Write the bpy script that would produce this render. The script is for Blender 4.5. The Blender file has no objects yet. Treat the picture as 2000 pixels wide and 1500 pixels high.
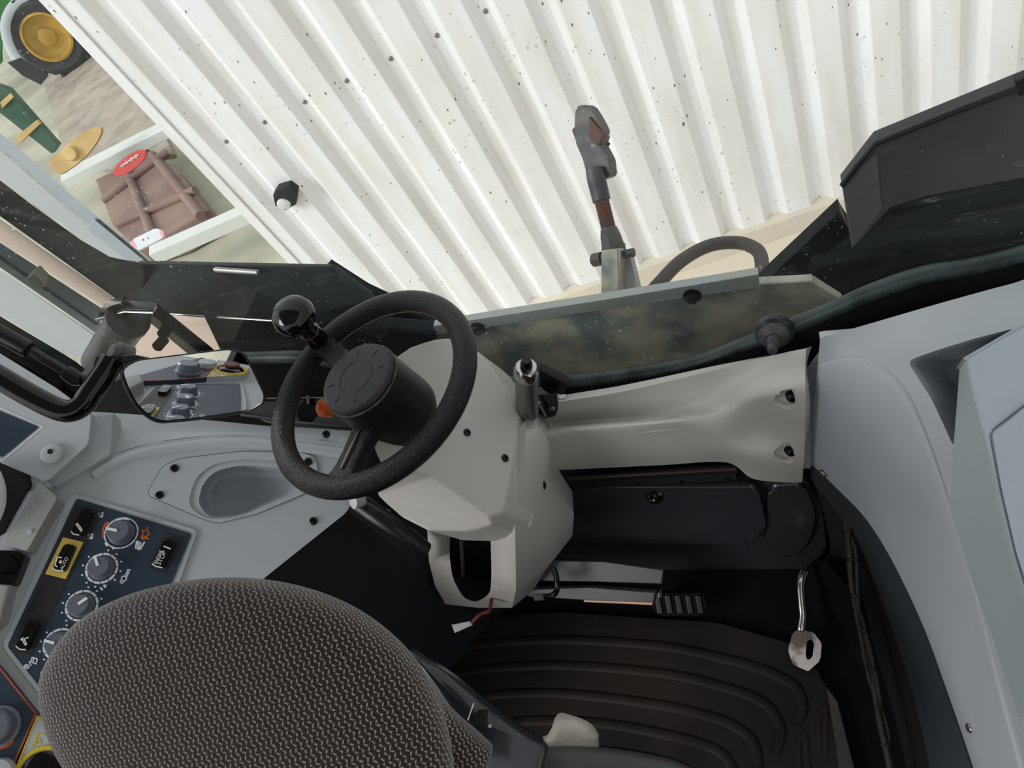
import bpy, bmesh, math, random
from mathutils import Vector, Matrix
from mathutils.bvhtree import BVHTree
from mathutils.geometry import tessellate_polygon
random.seed(7)
V = Vector
SC = bpy.context.scene
COL = SC.collection
# ---------------------------------------------------------------- camera frame (z up, y out of the rear window, metres)
F = 1385.0
CAM = V((0, 0, 1.5))
_d = V((830, 1100, F)).normalized()
_l = V((-2830, 391, F)); _l = (_l - _d * _l.dot(_d)).normalized()
AX = -_l; AZ = -_d; AY = AZ.cross(AX)
def ray(px, py):
    c = V(((px - 1000) / F, (py - 750) / F, 1.0))
    return V((AX.dot(c), AY.dot(c), AZ.dot(c)))
def proj(p):
    q = V(p) - CAM
    c = AX * q.x + AY * q.y + AZ * q.z
    return (1000 + F * c.x / c.z, 750 + F * c.y / c.z, c.z)
def img(dx, dy, dz):                      # camera-frame direction (right, down, forward) -> world direction
    c = V((dx, dy, dz)); return V((AX.dot(c), AY.dot(c), AZ.dot(c)))
class Pl:
    def __init__(s, p, n): s.p = V(p); s.n = V(n).normalized()
    def off(s, h): return Pl(s.p + s.n * h, s.n)
    def hit(s, px, py):
        r = ray(px, py); return CAM + r * ((s.p - CAM).dot(s.n) / r.dot(s.n))
def Z(z): return Pl((0, 0, z), (0, 0, 1))
def Yp(y): return Pl((0, y, 0), (0, -1, 0))
def Xp(x, s=1): return Pl((x, 0, 0), (s, 0, 0))
def T(px, py, t): return CAM + ray(px, py) * t
def rad(px, t): return px * t / F         # size of px pixels at depth t
class Surf:                               # a built surface that later details are laid on
    def __init__(s, o):
        dg = bpy.context.evaluated_depsgraph_get(); e = o.evaluated_get(dg); m = e.to_mesh()
        s.b = BVHTree.FromPolygons([o.matrix_world @ v.co for v in m.vertices], [list(p.vertices) for p in m.polygons])
        e.to_mesh_clear(); s.h = 0.0; s.last = {}
    def nrm(s, px, py):
        r = ray(px, py).normalized(); q = s.b.ray_cast(CAM, r); n = q[1] or s.last['n']
        return -n if n.dot(r) > 0 else n
    def off(s, h): import copy; c = copy.copy(s); c.h = s.h + h; return c
    def hit(s, px, py):
        r = ray(px, py).normalized(); q = s.b.ray_cast(CAM, r)
        if q[0] is None:                  # just past the edge: carry on along the tangent plane
            if 'p' not in s.last: return None
            p, n = s.last['p'], s.last['n']
            return CAM + r * ((p - CAM).dot(n) / r.dot(n)) + n * s.h
        n = q[1]; n = -n if n.dot(r) > 0 else n
        s.last['p'] = q[0]; s.last['n'] = n
        return q[0] + n * s.h
# ---------------------------------------------------------------- materials
def lin(c):
    if isinstance(c, str):
        c = [int(c[i:i + 2], 16) / 255 for i in (0, 2, 4)]
    return tuple((x / 12.92 if x < .04045 else ((x + .055) / 1.055) ** 2.4) for x in c) + (1,)
def newmat(name):
    m = bpy.data.materials.new(name); m.use_nodes = True
    nt = m.node_tree; b = nt.nodes['Principled BSDF']
    return m, nt, b
def N(nt, typ, **k):
    n = nt.nodes.new(typ)
    for a, v in k.items(): setattr(n, a, v)
    return n
def mth(nt, op, a, b=None, c=None):
    n = N(nt, 'ShaderNodeMath', operation=op)
    for i, v in enumerate((a, b, c)):
        if v is None: continue
        if hasattr(v, 'links'): nt.links.new(v, n.inputs[i])
        else: n.inputs[i].default_value = v
    return n.outputs[0]
def plastic(name, col, rough=.5, bump=.0, bscale=900, var=0.0, vscale=6, col2=None, metal=0, spec=.5, coat=0, detail=3, thr=(.35, .65), bdist=.001):
    m, nt, b = newmat(name)
    b.inputs['Base Color'].default_value = lin(col); b.inputs['Roughness'].default_value = rough
    b.inputs['Metallic'].default_value = metal; b.inputs['Specular IOR Level'].default_value = spec
    b.inputs['Coat Weight'].default_value = coat; b.inputs['Coat Roughness'].default_value = .08
    tc = N(nt, 'ShaderNodeTexCoord')
    if col2 is not None:
        no = N(nt, 'ShaderNodeTexNoise'); no.inputs['Scale'].default_value = vscale; no.inputs['Detail'].default_value = detail
        nt.links.new(tc.outputs['Object'], no.inputs['Vector'])
        r = N(nt, 'ShaderNodeValToRGB'); r.color_ramp.elements[0].position = thr[0]; r.color_ramp.elements[1].position = thr[1]
        r.color_ramp.elements[0].color = lin(col); r.color_ramp.elements[1].color = lin(col2)
        nt.links.new(no.outputs['Fac'], r.inputs['Fac']); nt.links.new(r.outputs['Color'], b.inputs['Base Color'])
    if bump > 0:
        no = N(nt, 'ShaderNodeTexNoise'); no.inputs['Scale'].default_value = bscale; no.inputs['Detail'].default_value = 2
        nt.links.new(tc.outputs['Object'], no.inputs['Vector'])
        bp = N(nt, 'ShaderNodeBump'); bp.inputs['Strength'].default_value = bump; bp.inputs['Distance'].default_value = bdist
        nt.links.new(no.outputs['Fac'], bp.inputs['Height']); nt.links.new(bp.outputs['Normal'], b.inputs['Normal'])
    return m
MT = {}
MT['grey'] = plastic('console_grey', 'a8abaf', .42, .12, 1400)
MT['grey_warm'] = plastic('panel_warm_grey', 'b4b0aa', .38, .10, 1400)
MT['grey_cool'] = plastic('lid_cool_grey', '9fa7ac', .45, .1, 1400)
MT['grey_dark'] = plastic('pocket_grey', '9ba1a7', .4, .1, 1200)
MT['pad'] = plastic('armrest_pad', '9a9d98', .6, .2, 600, col2='8d908b', vscale=14)
MT['black'] = plastic('black_plastic', '101012', .38, .1, 900, spec=.35)
MT['gloss'] = plastic('gloss_black', '0a0a0b', .10, coat=.0, spec=.4)
MT['matte'] = plastic('matte_black', '070708', .8, .2, 500, spec=.12)
MT['wheel'] = plastic('wheel_leather_grain', '0b090a', .30, 1.0, 480, bdist=.003, spec=.3)
MT['hub'] = plastic('hub_black', '121213', .42, .3, 700, spec=.35)
MT['cap'] = plastic('hub_cap_black', '191a1d', .5, .05, 900, spec=.35)
MT['mould'] = plastic('moulded_black', '26272b', .27, .12, 260)
MT['trim'] = plastic('edge_trim', '2d3236', .55, .5, 900)
MT['rubber'] = plastic('rubber_seal', '151b1d', .42, .2, 200, col2='33403f', vscale=25, spec=.35)
MT['mat'] = plastic('floor_mat_rubber', '121010', .6, .3, 500, col2='211b18', vscale=5, spec=.15)
MT['navy'] = plastic('navy_film', '223141', .42, .05, 900)
MT['navyd'] = plastic('switch_well', '1b1b1f', .5)
MT['white'] = plastic('print_white', 'd8dade', .5)
MT['cream'] = plastic('cream_knob', 'c0b8ac', .45, .15, 300, col2='aaa296', vscale=30)
MT['orange'] = plastic('orange_plastic', 'e2601a', .35)
MT['orprint'] = plastic('orange_print', 'd9692a', .5)
MT['orline'] = plastic('orange_red_line', 'a8452a', .5)
MT['yellow'] = plastic('yellow_film', 'd9b854', .5)
MT['ylw'] = plastic('yellow_line', 'd6b31c', .5)
MT['knob'] = plastic('knob_grey', '5c616c', .35)
MT['steel'] = plastic('dull_steel', '8e8b88', .38, .2, 300, metal=.9)
MT['chrome'] = plastic('worn_chrome', 'b8b6b2', .18, metal=1)
MT['pedal'] = plastic('worn_pedal', '99928e', .5, .3, 200, col2='4a3f38', vscale=22, thr=(.5, .62), metal=.4)
MT['screw'] = plastic('screw_black', '131315', .3, metal=.3)
MT['darkiron'] = plastic('dark_iron', '3a3b3f', .5, .4, 200, col2='5b5653', vscale=20, metal=.3)
MT['rust'] = plastic('rusty_iron', '6b3b30', .7, .4, 200, col2='4c4746', vscale=18)
MT['khaki'] = plastic('muddy_plate', 'bfbba8', .5, .2, 120, col2='727d7e', vscale=9, thr=(.42, .62))
MT['lip'] = plastic('plate_lip', '9ba1a3', .45, .2, 120, col2='a3a49a', vscale=12)
MT['fender'] = plastic('fender_black', '0e1113', .5, .1, 200, col2='1d2626', vscale=7, spec=.1)
MT['flap'] = plastic('mudflap_grey', '5c5958', .55, .3, 300, col2='4a4949', vscale=5, spec=.08)
MT['charcoal'] = plastic('charcoal_post', '343534', .55, .2, 300, col2='2c2d2c', vscale=8, spec=.08)
MT['post'] = plastic('post_blue_grey', '9fa8b0', .4, .1, 300)
MT['bluegrey'] = plastic('blue_grey_paint', '8b9aa4', .4, .1, 300)
MT['beige'] = plastic('sand_board', 'cbb4a6', .7, .1, 200)
MT['lightp'] = plastic('pale_panel', 'b0b4b7', .5, .05, 300)
MT['yw'] = plastic('straw_yellow', 'd2b273', .6, col2='b9965a', vscale=3)
MT['jy'] = plastic('wheel_yellow', 'cba13a', .5, col2='b08a3a', vscale=4)
MT['red'] = plastic('faded_red', 'c8453c', .55)
MT['beam'] = plastic('white_beam', 'c9cbc5', .5)
MT['rustplate'] = plastic('rusty_steel', '70544f', .75, .4, 30, col2='8a7064', vscale=1.6)
MT['tyre'] = plastic('tyre_rubber', '35383a', .8, .4, 20)
MT['green'] = plastic('machine_green', '3f8a3f', .5, col2='357a3a', vscale=3)
MT['dgreen'] = plastic('dark_green', '28503c', .5)
MT['tan'] = plastic('bare_metal_edge', 'b58f74', .5)
MT['wirered'] = plastic('red_wire', '6b2a20', .5)
MT['nylon'] = plastic('white_nylon', 'd3d3d6', .4)
MT['arm'] = plastic('armrest_gloss', '23252b', .16, .05, 300)
MT['vinyl'] = plastic('black_vinyl', '2e302d', .5, .3, 400, col2='3f403a', vscale=8)
MT['rail'] = plastic('dusty_rail', 'd8ccb8', .7, .1, 200, col2='cfc6ba', vscale=6)
MT['hose'] = plastic('hose_rubber', '4a4442', .6, .3, 200)
MT['roof'] = plastic('unseen_shade_roof_lining', '8a8c8e', .8)
# container paint
def container_mat():
    m, nt, b = newmat('container_white')
    tc = N(nt, 'ShaderNodeTexCoord')
    n1 = N(nt, 'ShaderNodeTexNoise'); n1.inputs['Scale'].default_value = 3.0; n1.inputs['Detail'].default_value = 6
    mp = N(nt, 'ShaderNodeMapping'); mp.inputs['Scale'].default_value = (3, 3, .5)
    nt.links.new(tc.outputs['Object'], mp.inputs['Vector']); nt.links.new(mp.outputs['Vector'], n1.inputs['Vector'])
    r = N(nt, 'ShaderNodeValToRGB'); e = r.color_ramp.elements
    e[0].position = .3; e[0].color = lin('e0ddda'); e[1].position = .6; e[1].color = lin('ececef')
    nt.links.new(n1.outputs['Fac'], r.inputs['Fac'])
    # small chips in the paint
    vo = N(nt, 'ShaderNodeTexVoronoi'); vo.inputs['Scale'].default_value = 24.0; vo.inputs['Randomness'].default_value = 1
    mp2 = N(nt, 'ShaderNodeMapping'); mp2.inputs['Scale'].default_value = (1, 1, .5)
    nt.links.new(tc.outputs['Object'], mp2.inputs['Vector']); nt.links.new(mp2.outputs['Vector'], vo.inputs['Vector'])
    n2 = N(nt, 'ShaderNodeTexNoise'); n2.inputs['Scale'].default_value = 2.2
    nt.links.new(tc.outputs['Object'], n2.inputs['Vector'])
    rr = mth(nt, 'MULTIPLY', n2.outputs['Fac'], .30)
    chip = mth(nt, 'LESS_THAN', vo.outputs['Distance'], mth(nt, 'SUBTRACT', rr, .082))
    mx = N(nt, 'ShaderNodeMix', data_type='RGBA')
    nt.links.new(chip, mx.inputs['Factor']); nt.links.new(r.outputs['Color'], mx.inputs['A']); mx.inputs['B'].default_value = lin('6f6a68')
    nt.links.new(mx.outputs['Result'], b.inputs['Base Color']); b.inputs['Roughness'].default_value = .5
    return m
MT['cont'] = container_mat()
def ground_mat():
    m, nt, b = newmat('yard_concrete_left_shade')
    tc = N(nt, 'ShaderNodeTexCoord')
    n1 = N(nt, 'ShaderNodeTexNoise'); n1.inputs['Scale'].default_value = .7; n1.inputs['Detail'].default_value = 8
    nt.links.new(tc.outputs['Object'], n1.inputs['Vector'])
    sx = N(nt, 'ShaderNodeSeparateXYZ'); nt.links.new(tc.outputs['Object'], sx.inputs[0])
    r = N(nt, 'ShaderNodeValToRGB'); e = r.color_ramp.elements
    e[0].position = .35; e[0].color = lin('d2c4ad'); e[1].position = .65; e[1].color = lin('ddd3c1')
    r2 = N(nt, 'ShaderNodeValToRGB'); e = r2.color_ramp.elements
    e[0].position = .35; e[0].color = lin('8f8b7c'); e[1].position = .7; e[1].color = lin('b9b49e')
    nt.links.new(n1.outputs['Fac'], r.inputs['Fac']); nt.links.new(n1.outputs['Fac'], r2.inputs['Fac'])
    k = mth(nt, 'SMOOTH_MIN', 1.0, mth(nt, 'MAXIMUM', mth(nt, 'MULTIPLY_ADD', sx.outputs['X'], -.9, -1.9), 0.0), .1)  # shade over the left yard painted as a darker, greenish base colour
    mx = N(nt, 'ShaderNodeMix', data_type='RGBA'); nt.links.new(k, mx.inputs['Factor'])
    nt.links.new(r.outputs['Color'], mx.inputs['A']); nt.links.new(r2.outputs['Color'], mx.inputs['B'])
    nt.links.new(mx.outputs['Result'], b.inputs['Base Color']); b.inputs['Roughness'].default_value = .85
    return m
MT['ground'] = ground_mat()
def glass_mat():
    m, nt, b = newmat('scratched_glass'); nt.nodes.remove(b)
    out = nt.nodes['Material Output']
    tr = N(nt, 'ShaderNodeBsdfTransparent'); tr.inputs['Color'].default_value = (.955, .972, .962, 1)
    gl = N(nt, 'ShaderNodeBsdfGlossy'); gl.inputs['Roughness'].default_value = .02
    fr = N(nt, 'ShaderNodeFresnel'); fr.inputs['IOR'].default_value = 1.45
    m1 = N(nt, 'ShaderNodeMixShader'); nt.links.new(mth(nt, 'MULTIPLY', fr.outputs[0], .035), m1.inputs[0])
    nt.links.new(tr.outputs[0], m1.inputs[1]); nt.links.new(gl.outputs[0], m1.inputs[2])
    tc = N(nt, 'ShaderNodeTexCoord')
    vo = N(nt, 'ShaderNodeTexVoronoi'); vo.inputs['Scale'].default_value = 95
    nt.links.new(tc.outputs['Object'], vo.inputs['Vector'])
    n2 = N(nt, 'ShaderNodeTexNoise'); n2.inputs['Scale'].default_value = 7; nt.links.new(tc.outputs['Object'], n2.inputs['Vector'])
    lim = mth(nt, 'MULTIPLY', mth(nt, 'MAXIMUM', mth(nt, 'SUBTRACT', n2.outputs['Fac'], .36), 0.0), .85)
    sc_ = N(nt, 'ShaderNodeSeparateColor'); nt.links.new(vo.outputs['Color'], sc_.inputs[0])
    lim = mth(nt, 'MULTIPLY', lim, mth(nt, 'MULTIPLY', mth(nt, 'GREATER_THAN', sc_.outputs[0], .4), sc_.outputs[1]))
    spk = mth(nt, 'LESS_THAN', vo.outputs['Distance'], lim)
    # long fine scratches: stretched noise bands
    mp = N(nt, 'ShaderNodeMapping'); mp.inputs['Rotation'].default_value = (0, .5, 0); mp.inputs['Scale'].default_value = (1.5, 1, 42)
    nt.links.new(tc.outputs['Object'], mp.inputs['Vector'])
    n3 = N(nt, 'ShaderNodeTexNoise'); n3.inputs['Scale'].default_value = 2.6; n3.inputs['Detail'].default_value = 1
    nt.links.new(mp.outputs['Vector'], n3.inputs['Vector'])
    scr = mth(nt, 'MULTIPLY', mth(nt, 'LESS_THAN', mth(nt, 'ABSOLUTE', mth(nt, 'SUBTRACT', n3.outputs['Fac'], .66)), .002), .22)
    f = mth(nt, 'MAXIMUM', mth(nt, 'MULTIPLY', spk, .55), scr)
    f = mth(nt, 'ADD', f, .006)
    di = N(nt, 'ShaderNodeBsdfDiffuse'); di.inputs['Color'].default_value = (.75, .78, .77, 1)
    m2 = N(nt, 'ShaderNodeMixShader'); nt.links.new(f, m2.inputs[0]); nt.links.new(m1.outputs[0], m2.inputs[1]); nt.links.new(di.outputs[0], m2.inputs[2])
    nt.links.new(m2.outputs[0], out.inputs['Surface'])
    return m
MT['glass'] = glass_mat()
m, nt, b = newmat('mirror_silver'); b.inputs['Metallic'].default_value = 1; b.inputs['Roughness'].default_value = .01; b.inputs['Base Color'].default_value = (.9, .92, .93, 1); MT['mirror'] = m
def fabric_mat():
    m, nt, b = newmat('woven_seat_fabric')
    tc = N(nt, 'ShaderNodeTexCoord'); sp = N(nt, 'ShaderNodeSeparateXYZ')
    wn = N(nt, 'ShaderNodeTexNoise'); wn.inputs['Scale'].default_value = 160; wn.inputs['Detail'].default_value = 2
    at_ = N(nt, 'ShaderNodeAttribute', attribute_name='cloth')
    nt.links.new(tc.outputs['Object'], wn.inputs['Vector']); nt.links.new(at_.outputs['Vector'], sp.inputs[0])
    w = mth(nt, 'MULTIPLY', mth(nt, 'SUBTRACT', wn.outputs['Fac'], .5), .0022)
    u = mth(nt, 'ADD', sp.outputs['X'], w); v = mth(nt, 'ADD', sp.outputs['Y'], w)
    q = .0045; p = .0060
    vr = mth(nt, 'DIVIDE', v, q)
    tri = mth(nt, 'PINGPONG', vr, 1.0)
    col = mth(nt, 'FRACT', mth(nt, 'ADD', mth(nt, 'DIVIDE', u, p), mth(nt, 'MULTIPLY', tri, .45)))
    line = mth(nt, 'LESS_THAN', mth(nt, 'ABSOLUTE', mth(nt, 'SUBTRACT', col, .5)), .15)
    seg = mth(nt, 'LESS_THAN', mth(nt, 'FRACT', mth(nt, 'ADD', vr, mth(nt, 'MULTIPLY', mth(nt, 'FLOOR', mth(nt, 'DIVIDE', u, p)), .37))), .7)
    st = mth(nt, 'MULTIPLY', line, seg)
    mx = N(nt, 'ShaderNodeMix', data_type='RGBA'); nt.links.new(st, mx.inputs['Factor'])
    mx.inputs['A'].default_value = lin('292221'); mx.inputs['B'].default_value = lin('93847e')
    nt.links.new(mx.outputs['Result'], b.inputs['Base Color']); b.inputs['Roughness'].default_value = .9
    b.inputs['Sheen Weight'].default_value = .25; b.inputs['Sheen Roughness'].default_value = .5; b.inputs['Specular IOR Level'].default_value = .2
    bp = N(nt, 'ShaderNodeBump'); bp.inputs['Strength'].default_value = .6; bp.inputs['Distance'].default_value = .001
    nt.links.new(mth(nt, 'ADD', st, wn.outputs['Fac']), bp.inputs['Height']); nt.links.new(bp.outputs['Normal'], b.inputs['Normal'])
    return m
MT['fabric'] = fabric_mat()
# ---------------------------------------------------------------- objects
ROOTS = []
def weigh(o):
    md = o.modifiers.new('weighted', 'WEIGHTED_NORMAL'); md.keep_sharp = True; md.weight = 80
def link(name, bm, mat, parent=None, smooth=True, matrix=None, angle=35):
    bmesh.ops.recalc_face_normals(bm, faces=bm.faces)
    me = bpy.data.meshes.new(name); bm.to_mesh(me); bm.free()
    me.materials.append(MT[mat] if isinstance(mat, str) else mat)
    o = bpy.data.objects.new(name, me); COL.objects.link(o)
    if smooth:
        for p in me.polygons: p.use_smooth = True
        me.set_sharp_from_angle(angle=math.radians(angle)); weigh(o)
    if matrix is not None: o.matrix_world = matrix
    if parent is not None: o.parent = parent
    else: ROOTS.append(o)
    return o
def tag(o, label, cat, group=None, kind=None):
    if label: o['label'] = label
    if cat: o['category'] = cat
    if group: o['group'] = group
    if kind: o['kind'] = kind
    return o
def struct(o, label=None, cat=None): return tag(o, label, cat, None, 'structure')
def thing(name, label, cat, group=None):
    o = bpy.data.objects.new(name, None); o.empty_display_size = .05; COL.objects.link(o)
    ROOTS.append(o); return tag(o, label, cat, group)
def lab(o, s): o['label'] = s; return o
# ---- polygon utilities
def rnd(pts, r, seg=4):
    out = []; n = len(pts)
    for i in range(n):
        a, b, c = V(pts[i - 1]).to_2d(), V(pts[i]).to_2d(), V(pts[(i + 1) % n]).to_2d()
        u = a - b; w = c - b
        k = min(r, u.length * .45, w.length * .45)
        p0 = b + u.normalized() * k; p1 = b + w.normalized() * k
        for j in range(seg + 1):
            t = j / seg; out.append(tuple(p0 * (1 - t) ** 2 + b * 2 * t * (1 - t) + p1 * t * t))
    return out
def cr(pts, n, closed=False):             # catmull-rom through points of any dimension
    P = [V(p) for p in pts]; m = len(P); out = []
    rng = range(m) if closed else range(m - 1)
    for i in rng:
        if closed: a, b, c, d = P[(i - 1) % m], P[i], P[(i + 1) % m], P[(i + 2) % m]
        else: a, b, c, d = P[max(i - 1, 0)], P[i], P[i + 1], P[min(i + 2, m - 1)]
        for j in range(n):
            t = j / n
            out.append(.5 * ((2 * b) + (c - a) * t + (2 * a - 5 * b + 4 * c - d) * t * t + (3 * b - a - 3 * c + d) * t ** 3))
    if not closed: out.append(P[-1])
    return out
def prism_bm(front, back, bevel=0, seg=2, bm=None):
    own = bm is None
    if own: bm = bmesh.new()
    a = [bm.verts.new(p) for p in front]; b = [bm.verts.new(p) for p in back]; n = len(a)
    fs = [bm.faces.new(a), bm.faces.new(b[::-1])]
    for i in range(n): fs.append(bm.faces.new((a[i], b[i], b[(i + 1) % n], a[(i + 1) % n])))
    if bevel and own:
        es = [e for e in bm.edges if any(f in (fs[0], fs[1]) for f in e.link_faces)]
        bmesh.ops.bevel(bm, geom=es, offset=bevel, segments=seg, affect='EDGES', profile=.5, clamp_overlap=True)
    return bm
def slab(name, pts, plane, thick, mat, parent=None, bevel=.002, r=0, up=0, seg=2, d=None):
    if r: pts = rnd(pts, r)
    n = plane.n
    if n.dot(ray(1000, 750)) > 0 and d is None: n = -n
    dirv = V(d) if d is not None else -n
    fr = [plane.hit(*p) + n * up for p in pts]
    bk = [p + dirv * (thick + up) for p in fr]
    return link(name, prism_bm(fr, bk, bevel, seg), mat, parent, smooth=d is None)
def lay(name, pts, surf, h, mat, parent=None, r=0, bevel=0, sink=.004):   # thin plate following a surface
    if r: pts = rnd(pts, r)
    fr = [surf.off(h).hit(*p) for p in pts]; bk = [surf.off(-sink).hit(*p) for p in pts]
    return link(name, prism_bm(fr, bk, bevel), mat, parent)
def strokes(name, lines, surf, wpx, mat, parent=None, h=.0006, bm=None):
    own = bm is None
    if own: bm = bmesh.new()
    for ln in lines:
        ln = [V(p[:2]) for p in ln]
        if isinstance(surf, Surf): ln = [p.lerp(q, k / m_) for p, q in zip(ln, ln[1:]) for m_ in [max(1, int((q - p).length / 5))] for k in range(m_)] + [ln[-1]]
        for i in range(len(ln) - 1):
            a, b = ln[i], ln[i + 1]; d = b - a
            if d.length < 1e-4: continue
            d.normalize(); s = V((-d.y, d.x)) * wpx / 2; e = d * wpx * .25
            q = [a - e + s, b + e + s, b + e - s, a - e - s]
            prism_bm([surf.off(h).hit(*p) for p in q], [surf.off(-.0006).hit(*p) for p in q], bm=bm)
    return link(name, bm, mat, parent, smooth=False)
def arc(cx, cy, rx, ry, a0, a1, n=16, rot=0):
    c, s = math.cos(math.radians(rot)), math.sin(math.radians(rot)); o = []
    for i in range(n + 1):
        a = math.radians(a0 + (a1 - a0) * i / n); x, y = rx * math.cos(a), ry * math.sin(a)
        o.append((cx + x * c - y * s, cy + x * s + y * c))
    return o
def frame(n, hint=V((0, 0, 1))):
    n = n.normalized(); u = hint.cross(n)
    if u.length < 1e-3: u = V((1, 0, 0)).cross(n)
    u.normalize(); return u, n.cross(u), n
def tube_bm(pts, r, sides=14, bm=None, flat=1.0, caps=True, hint=None):
    if bm is None: bm = bmesh.new()
    n = len(pts); R = r if isinstance(r, (list, tuple)) else [r] * n
    pts = [V(p) for p in pts]; rings = []; pu = None
    for i in range(n):
        d = (pts[min(i + 1, n - 1)] - pts[max(i - 1, 0)]).normalized()
        if pu is None:
            h = hint or (V((0, 0, 1)) if abs(d.z) < .9 else V((1, 0, 0)))
            pu = (h - d * h.dot(d)).normalized()
        else: pu = (pu - d * pu.dot(d)).normalized()
        w = d.cross(pu)
        rings.append([bm.verts.new(pts[i] + (pu * math.cos(2 * math.pi * k / sides) * flat + w * math.sin(2 * math.pi * k / sides)) * R[i]) for k in range(sides)])
    for i in range(n - 1):
        for k in range(sides):
            bm.faces.new((rings[i][k], rings[i][(k + 1) % sides], rings[i + 1][(k + 1) % sides], rings[i + 1][k]))
    if caps: bm.faces.new(rings[0][::-1]); bm.faces.new(rings[-1])
    return bm
def tube(name, pts, r, mat, parent=None, sides=14, flat=1.0, hint=None): return link(name, tube_bm(pts, r, sides, None, flat, True, hint), mat, parent, angle=50)
def lathe_bm(prof, o, ax, sides=40, bm=None, caps=True):
    if bm is None: bm = bmesh.new()
    u, w, n = frame(V(ax), V((0, 0, 1)) if abs(V(ax).normalized().z) < .95 else V((0, 1, 0))); rings = []
    o = V(o)
    for (r, h) in prof:
        if r < 1e-6: rings.append([bm.verts.new(o + n * h)])
        else: rings.append([bm.verts.new(o + n * h + (u * math.cos(2 * math.pi * k / sides) + w * math.sin(2 * math.pi * k / sides)) * r) for k in range(sides)])
    for a, b in zip(rings, rings[1:]):
        for k in range(sides):
            k2 = (k + 1) % sides
            if len(a) == 1 and len(b) == 1: continue
            if len(a) == 1: bm.faces.new((a[0], b[k2], b[k]))
            elif len(b) == 1: bm.faces.new((a[k], a[k2], b[0]))
            else: bm.faces.new((a[k], a[k2], b[k2], b[k]))
    if caps and len(rings[0]) > 1: bm.faces.new(rings[0][::-1])
    if caps and len(rings[-1]) > 1: bm.faces.new(rings[-1])
    return bm
def lathe(name, prof, o, ax, mat, parent=None, sides=40, angle=35, caps=True): return link(name, lathe_bm(prof, o, ax, sides, None, caps), mat, parent, angle=angle)
def box_bm(c, u, v, w, su, sv, sw, bevel=0, bm=None):
    c = V(c); own = bm is None
    q = [c + u * su * a + v * sv * b for a, b in ((-.5, -.5), (.5, -.5), (.5, .5), (-.5, .5))]
    return prism_bm([p + w * sw * .5 for p in q], [p - w * sw * .5 for p in q], bevel if own else 0, bm=bm)
def box(name, c, s, mat, parent=None, bevel=.004, ax=None):
    u, v, w = ax or (V((1, 0, 0)), V((0, 1, 0)), V((0, 0, 1)))
    return link(name, box_bm(c, u, v, w, s[0], s[1], s[2], bevel), mat, parent)
def patch_bm(rows, nu=6, nv=6):           # rows of 3D points -> smooth surface
    R = [cr(r, nu) for r in rows]
    cols = [cr([R[i][j] for i in range(len(R))], nv) for j in range(len(R[0]))]
    bm = bmesh.new(); g = [[bm.verts.new(p) for p in c] for c in cols]
    for i in range(len(g) - 1):
        for j in range(len(g[0]) - 1): bm.faces.new((g[i][j], g[i + 1][j], g[i + 1][j + 1], g[i][j + 1]))
    return bm
def thicken(bm, th):                      # closes an open patch by a copy pushed away from the camera
    bm.normal_update(); bmesh.ops.recalc_face_normals(bm, faces=bm.faces); bm.normal_update()
    f = max(bm.faces, key=lambda q: q.calc_area())
    sg = 1 if f.normal.dot(f.calc_center_median() - CAM) > 0 else -1
    geo = list(bm.faces); vs = list(bm.verts); nr = {v: v.normal.copy() for v in vs}
    bd = [e for e in bm.edges if len(e.link_faces) == 1]
    mp = {v: bm.verts.new(v.co + nr[v] * th * sg) for v in vs}
    for q in geo: bm.faces.new([mp[v] for v in q.verts][::-1])
    for e in bd: a, b = e.verts; bm.faces.new((a, b, mp[b], mp[a]))
    return bm
def patch(name, rows, mat, parent=None, th=.012, nu=6, nv=6, angle=60): return link(name, thicken(patch_bm(rows, nu, nv), th), mat, parent, angle=angle)
def pillow(name, outline, plane, hf, hb, mat, parent=None, rings=10, pw=2.4, hint=V((0, 0, 1)), edge=0.0):
    """domed cushion whose outline lies in a plane; local axes = the plane's"""
    n = plane.n if plane.n.dot(ray(1000, 750)) < 0 else -plane.n
    pts = [plane.hit(*p) for p in outline]; c = sum(pts, V()) / len(pts)
    u, v, w = frame(n, hint); M = Matrix((u, v, w)).transposed().to_4x4(); M.translation = c
    L = [((p - c).dot(u), (p - c).dot(v)) for p in pts]; bm = bmesh.new(); rg = []
    ly = bm.verts.layers.float_vector.new('cloth')   # unrolled position on the cloth: arc length from the middle
    ss = [math.sin(math.pi / 2 * (k / rings)) for k in range(1, rings + 1)]
    top = bm.verts.new((0, 0, hf))
    for s in ss: rg.append([bm.verts.new((x * s, y * s, edge + (hf - edge) * (1 - s ** pw) ** (1 / pw))) for x, y in L])
    for s in ss[-2::-1]: rg.append([bm.verts.new((x * s, y * s, -hb * (1 - s ** pw) ** (1 / pw))) for x, y in L])
    bot = bm.verts.new((0, 0, -hb)); m = len(L)
    for k in range(m): bm.faces.new((top, rg[0][k], rg[0][(k + 1) % m])); bm.faces.new((bot, rg[-1][(k + 1) % m], rg[-1][k]))
    for a, b in zip(rg, rg[1:]):
        for k in range(m): bm.faces.new((a[k], b[k], b[(k + 1) % m], a[(k + 1) % m]))
    def prof(s): return edge + (hf - edge) * max(0, 1 - s ** pw) ** (1 / pw)
    for (x, y), *cl in zip(L, *rg):
        R = math.hypot(x, y); s0, h0, al = 0, hf, 0
        for k, vtx in enumerate(cl):
            if k < len(ss): al += math.hypot((ss[k] - s0) * R, prof(ss[k]) - h0); s0, h0 = ss[k], prof(ss[k])
            else: al += .012
            vtx[ly] = (x / R * al, y / R * al, 0)
    return link(name, bm, mat, parent, matrix=M, angle=80)
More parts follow.
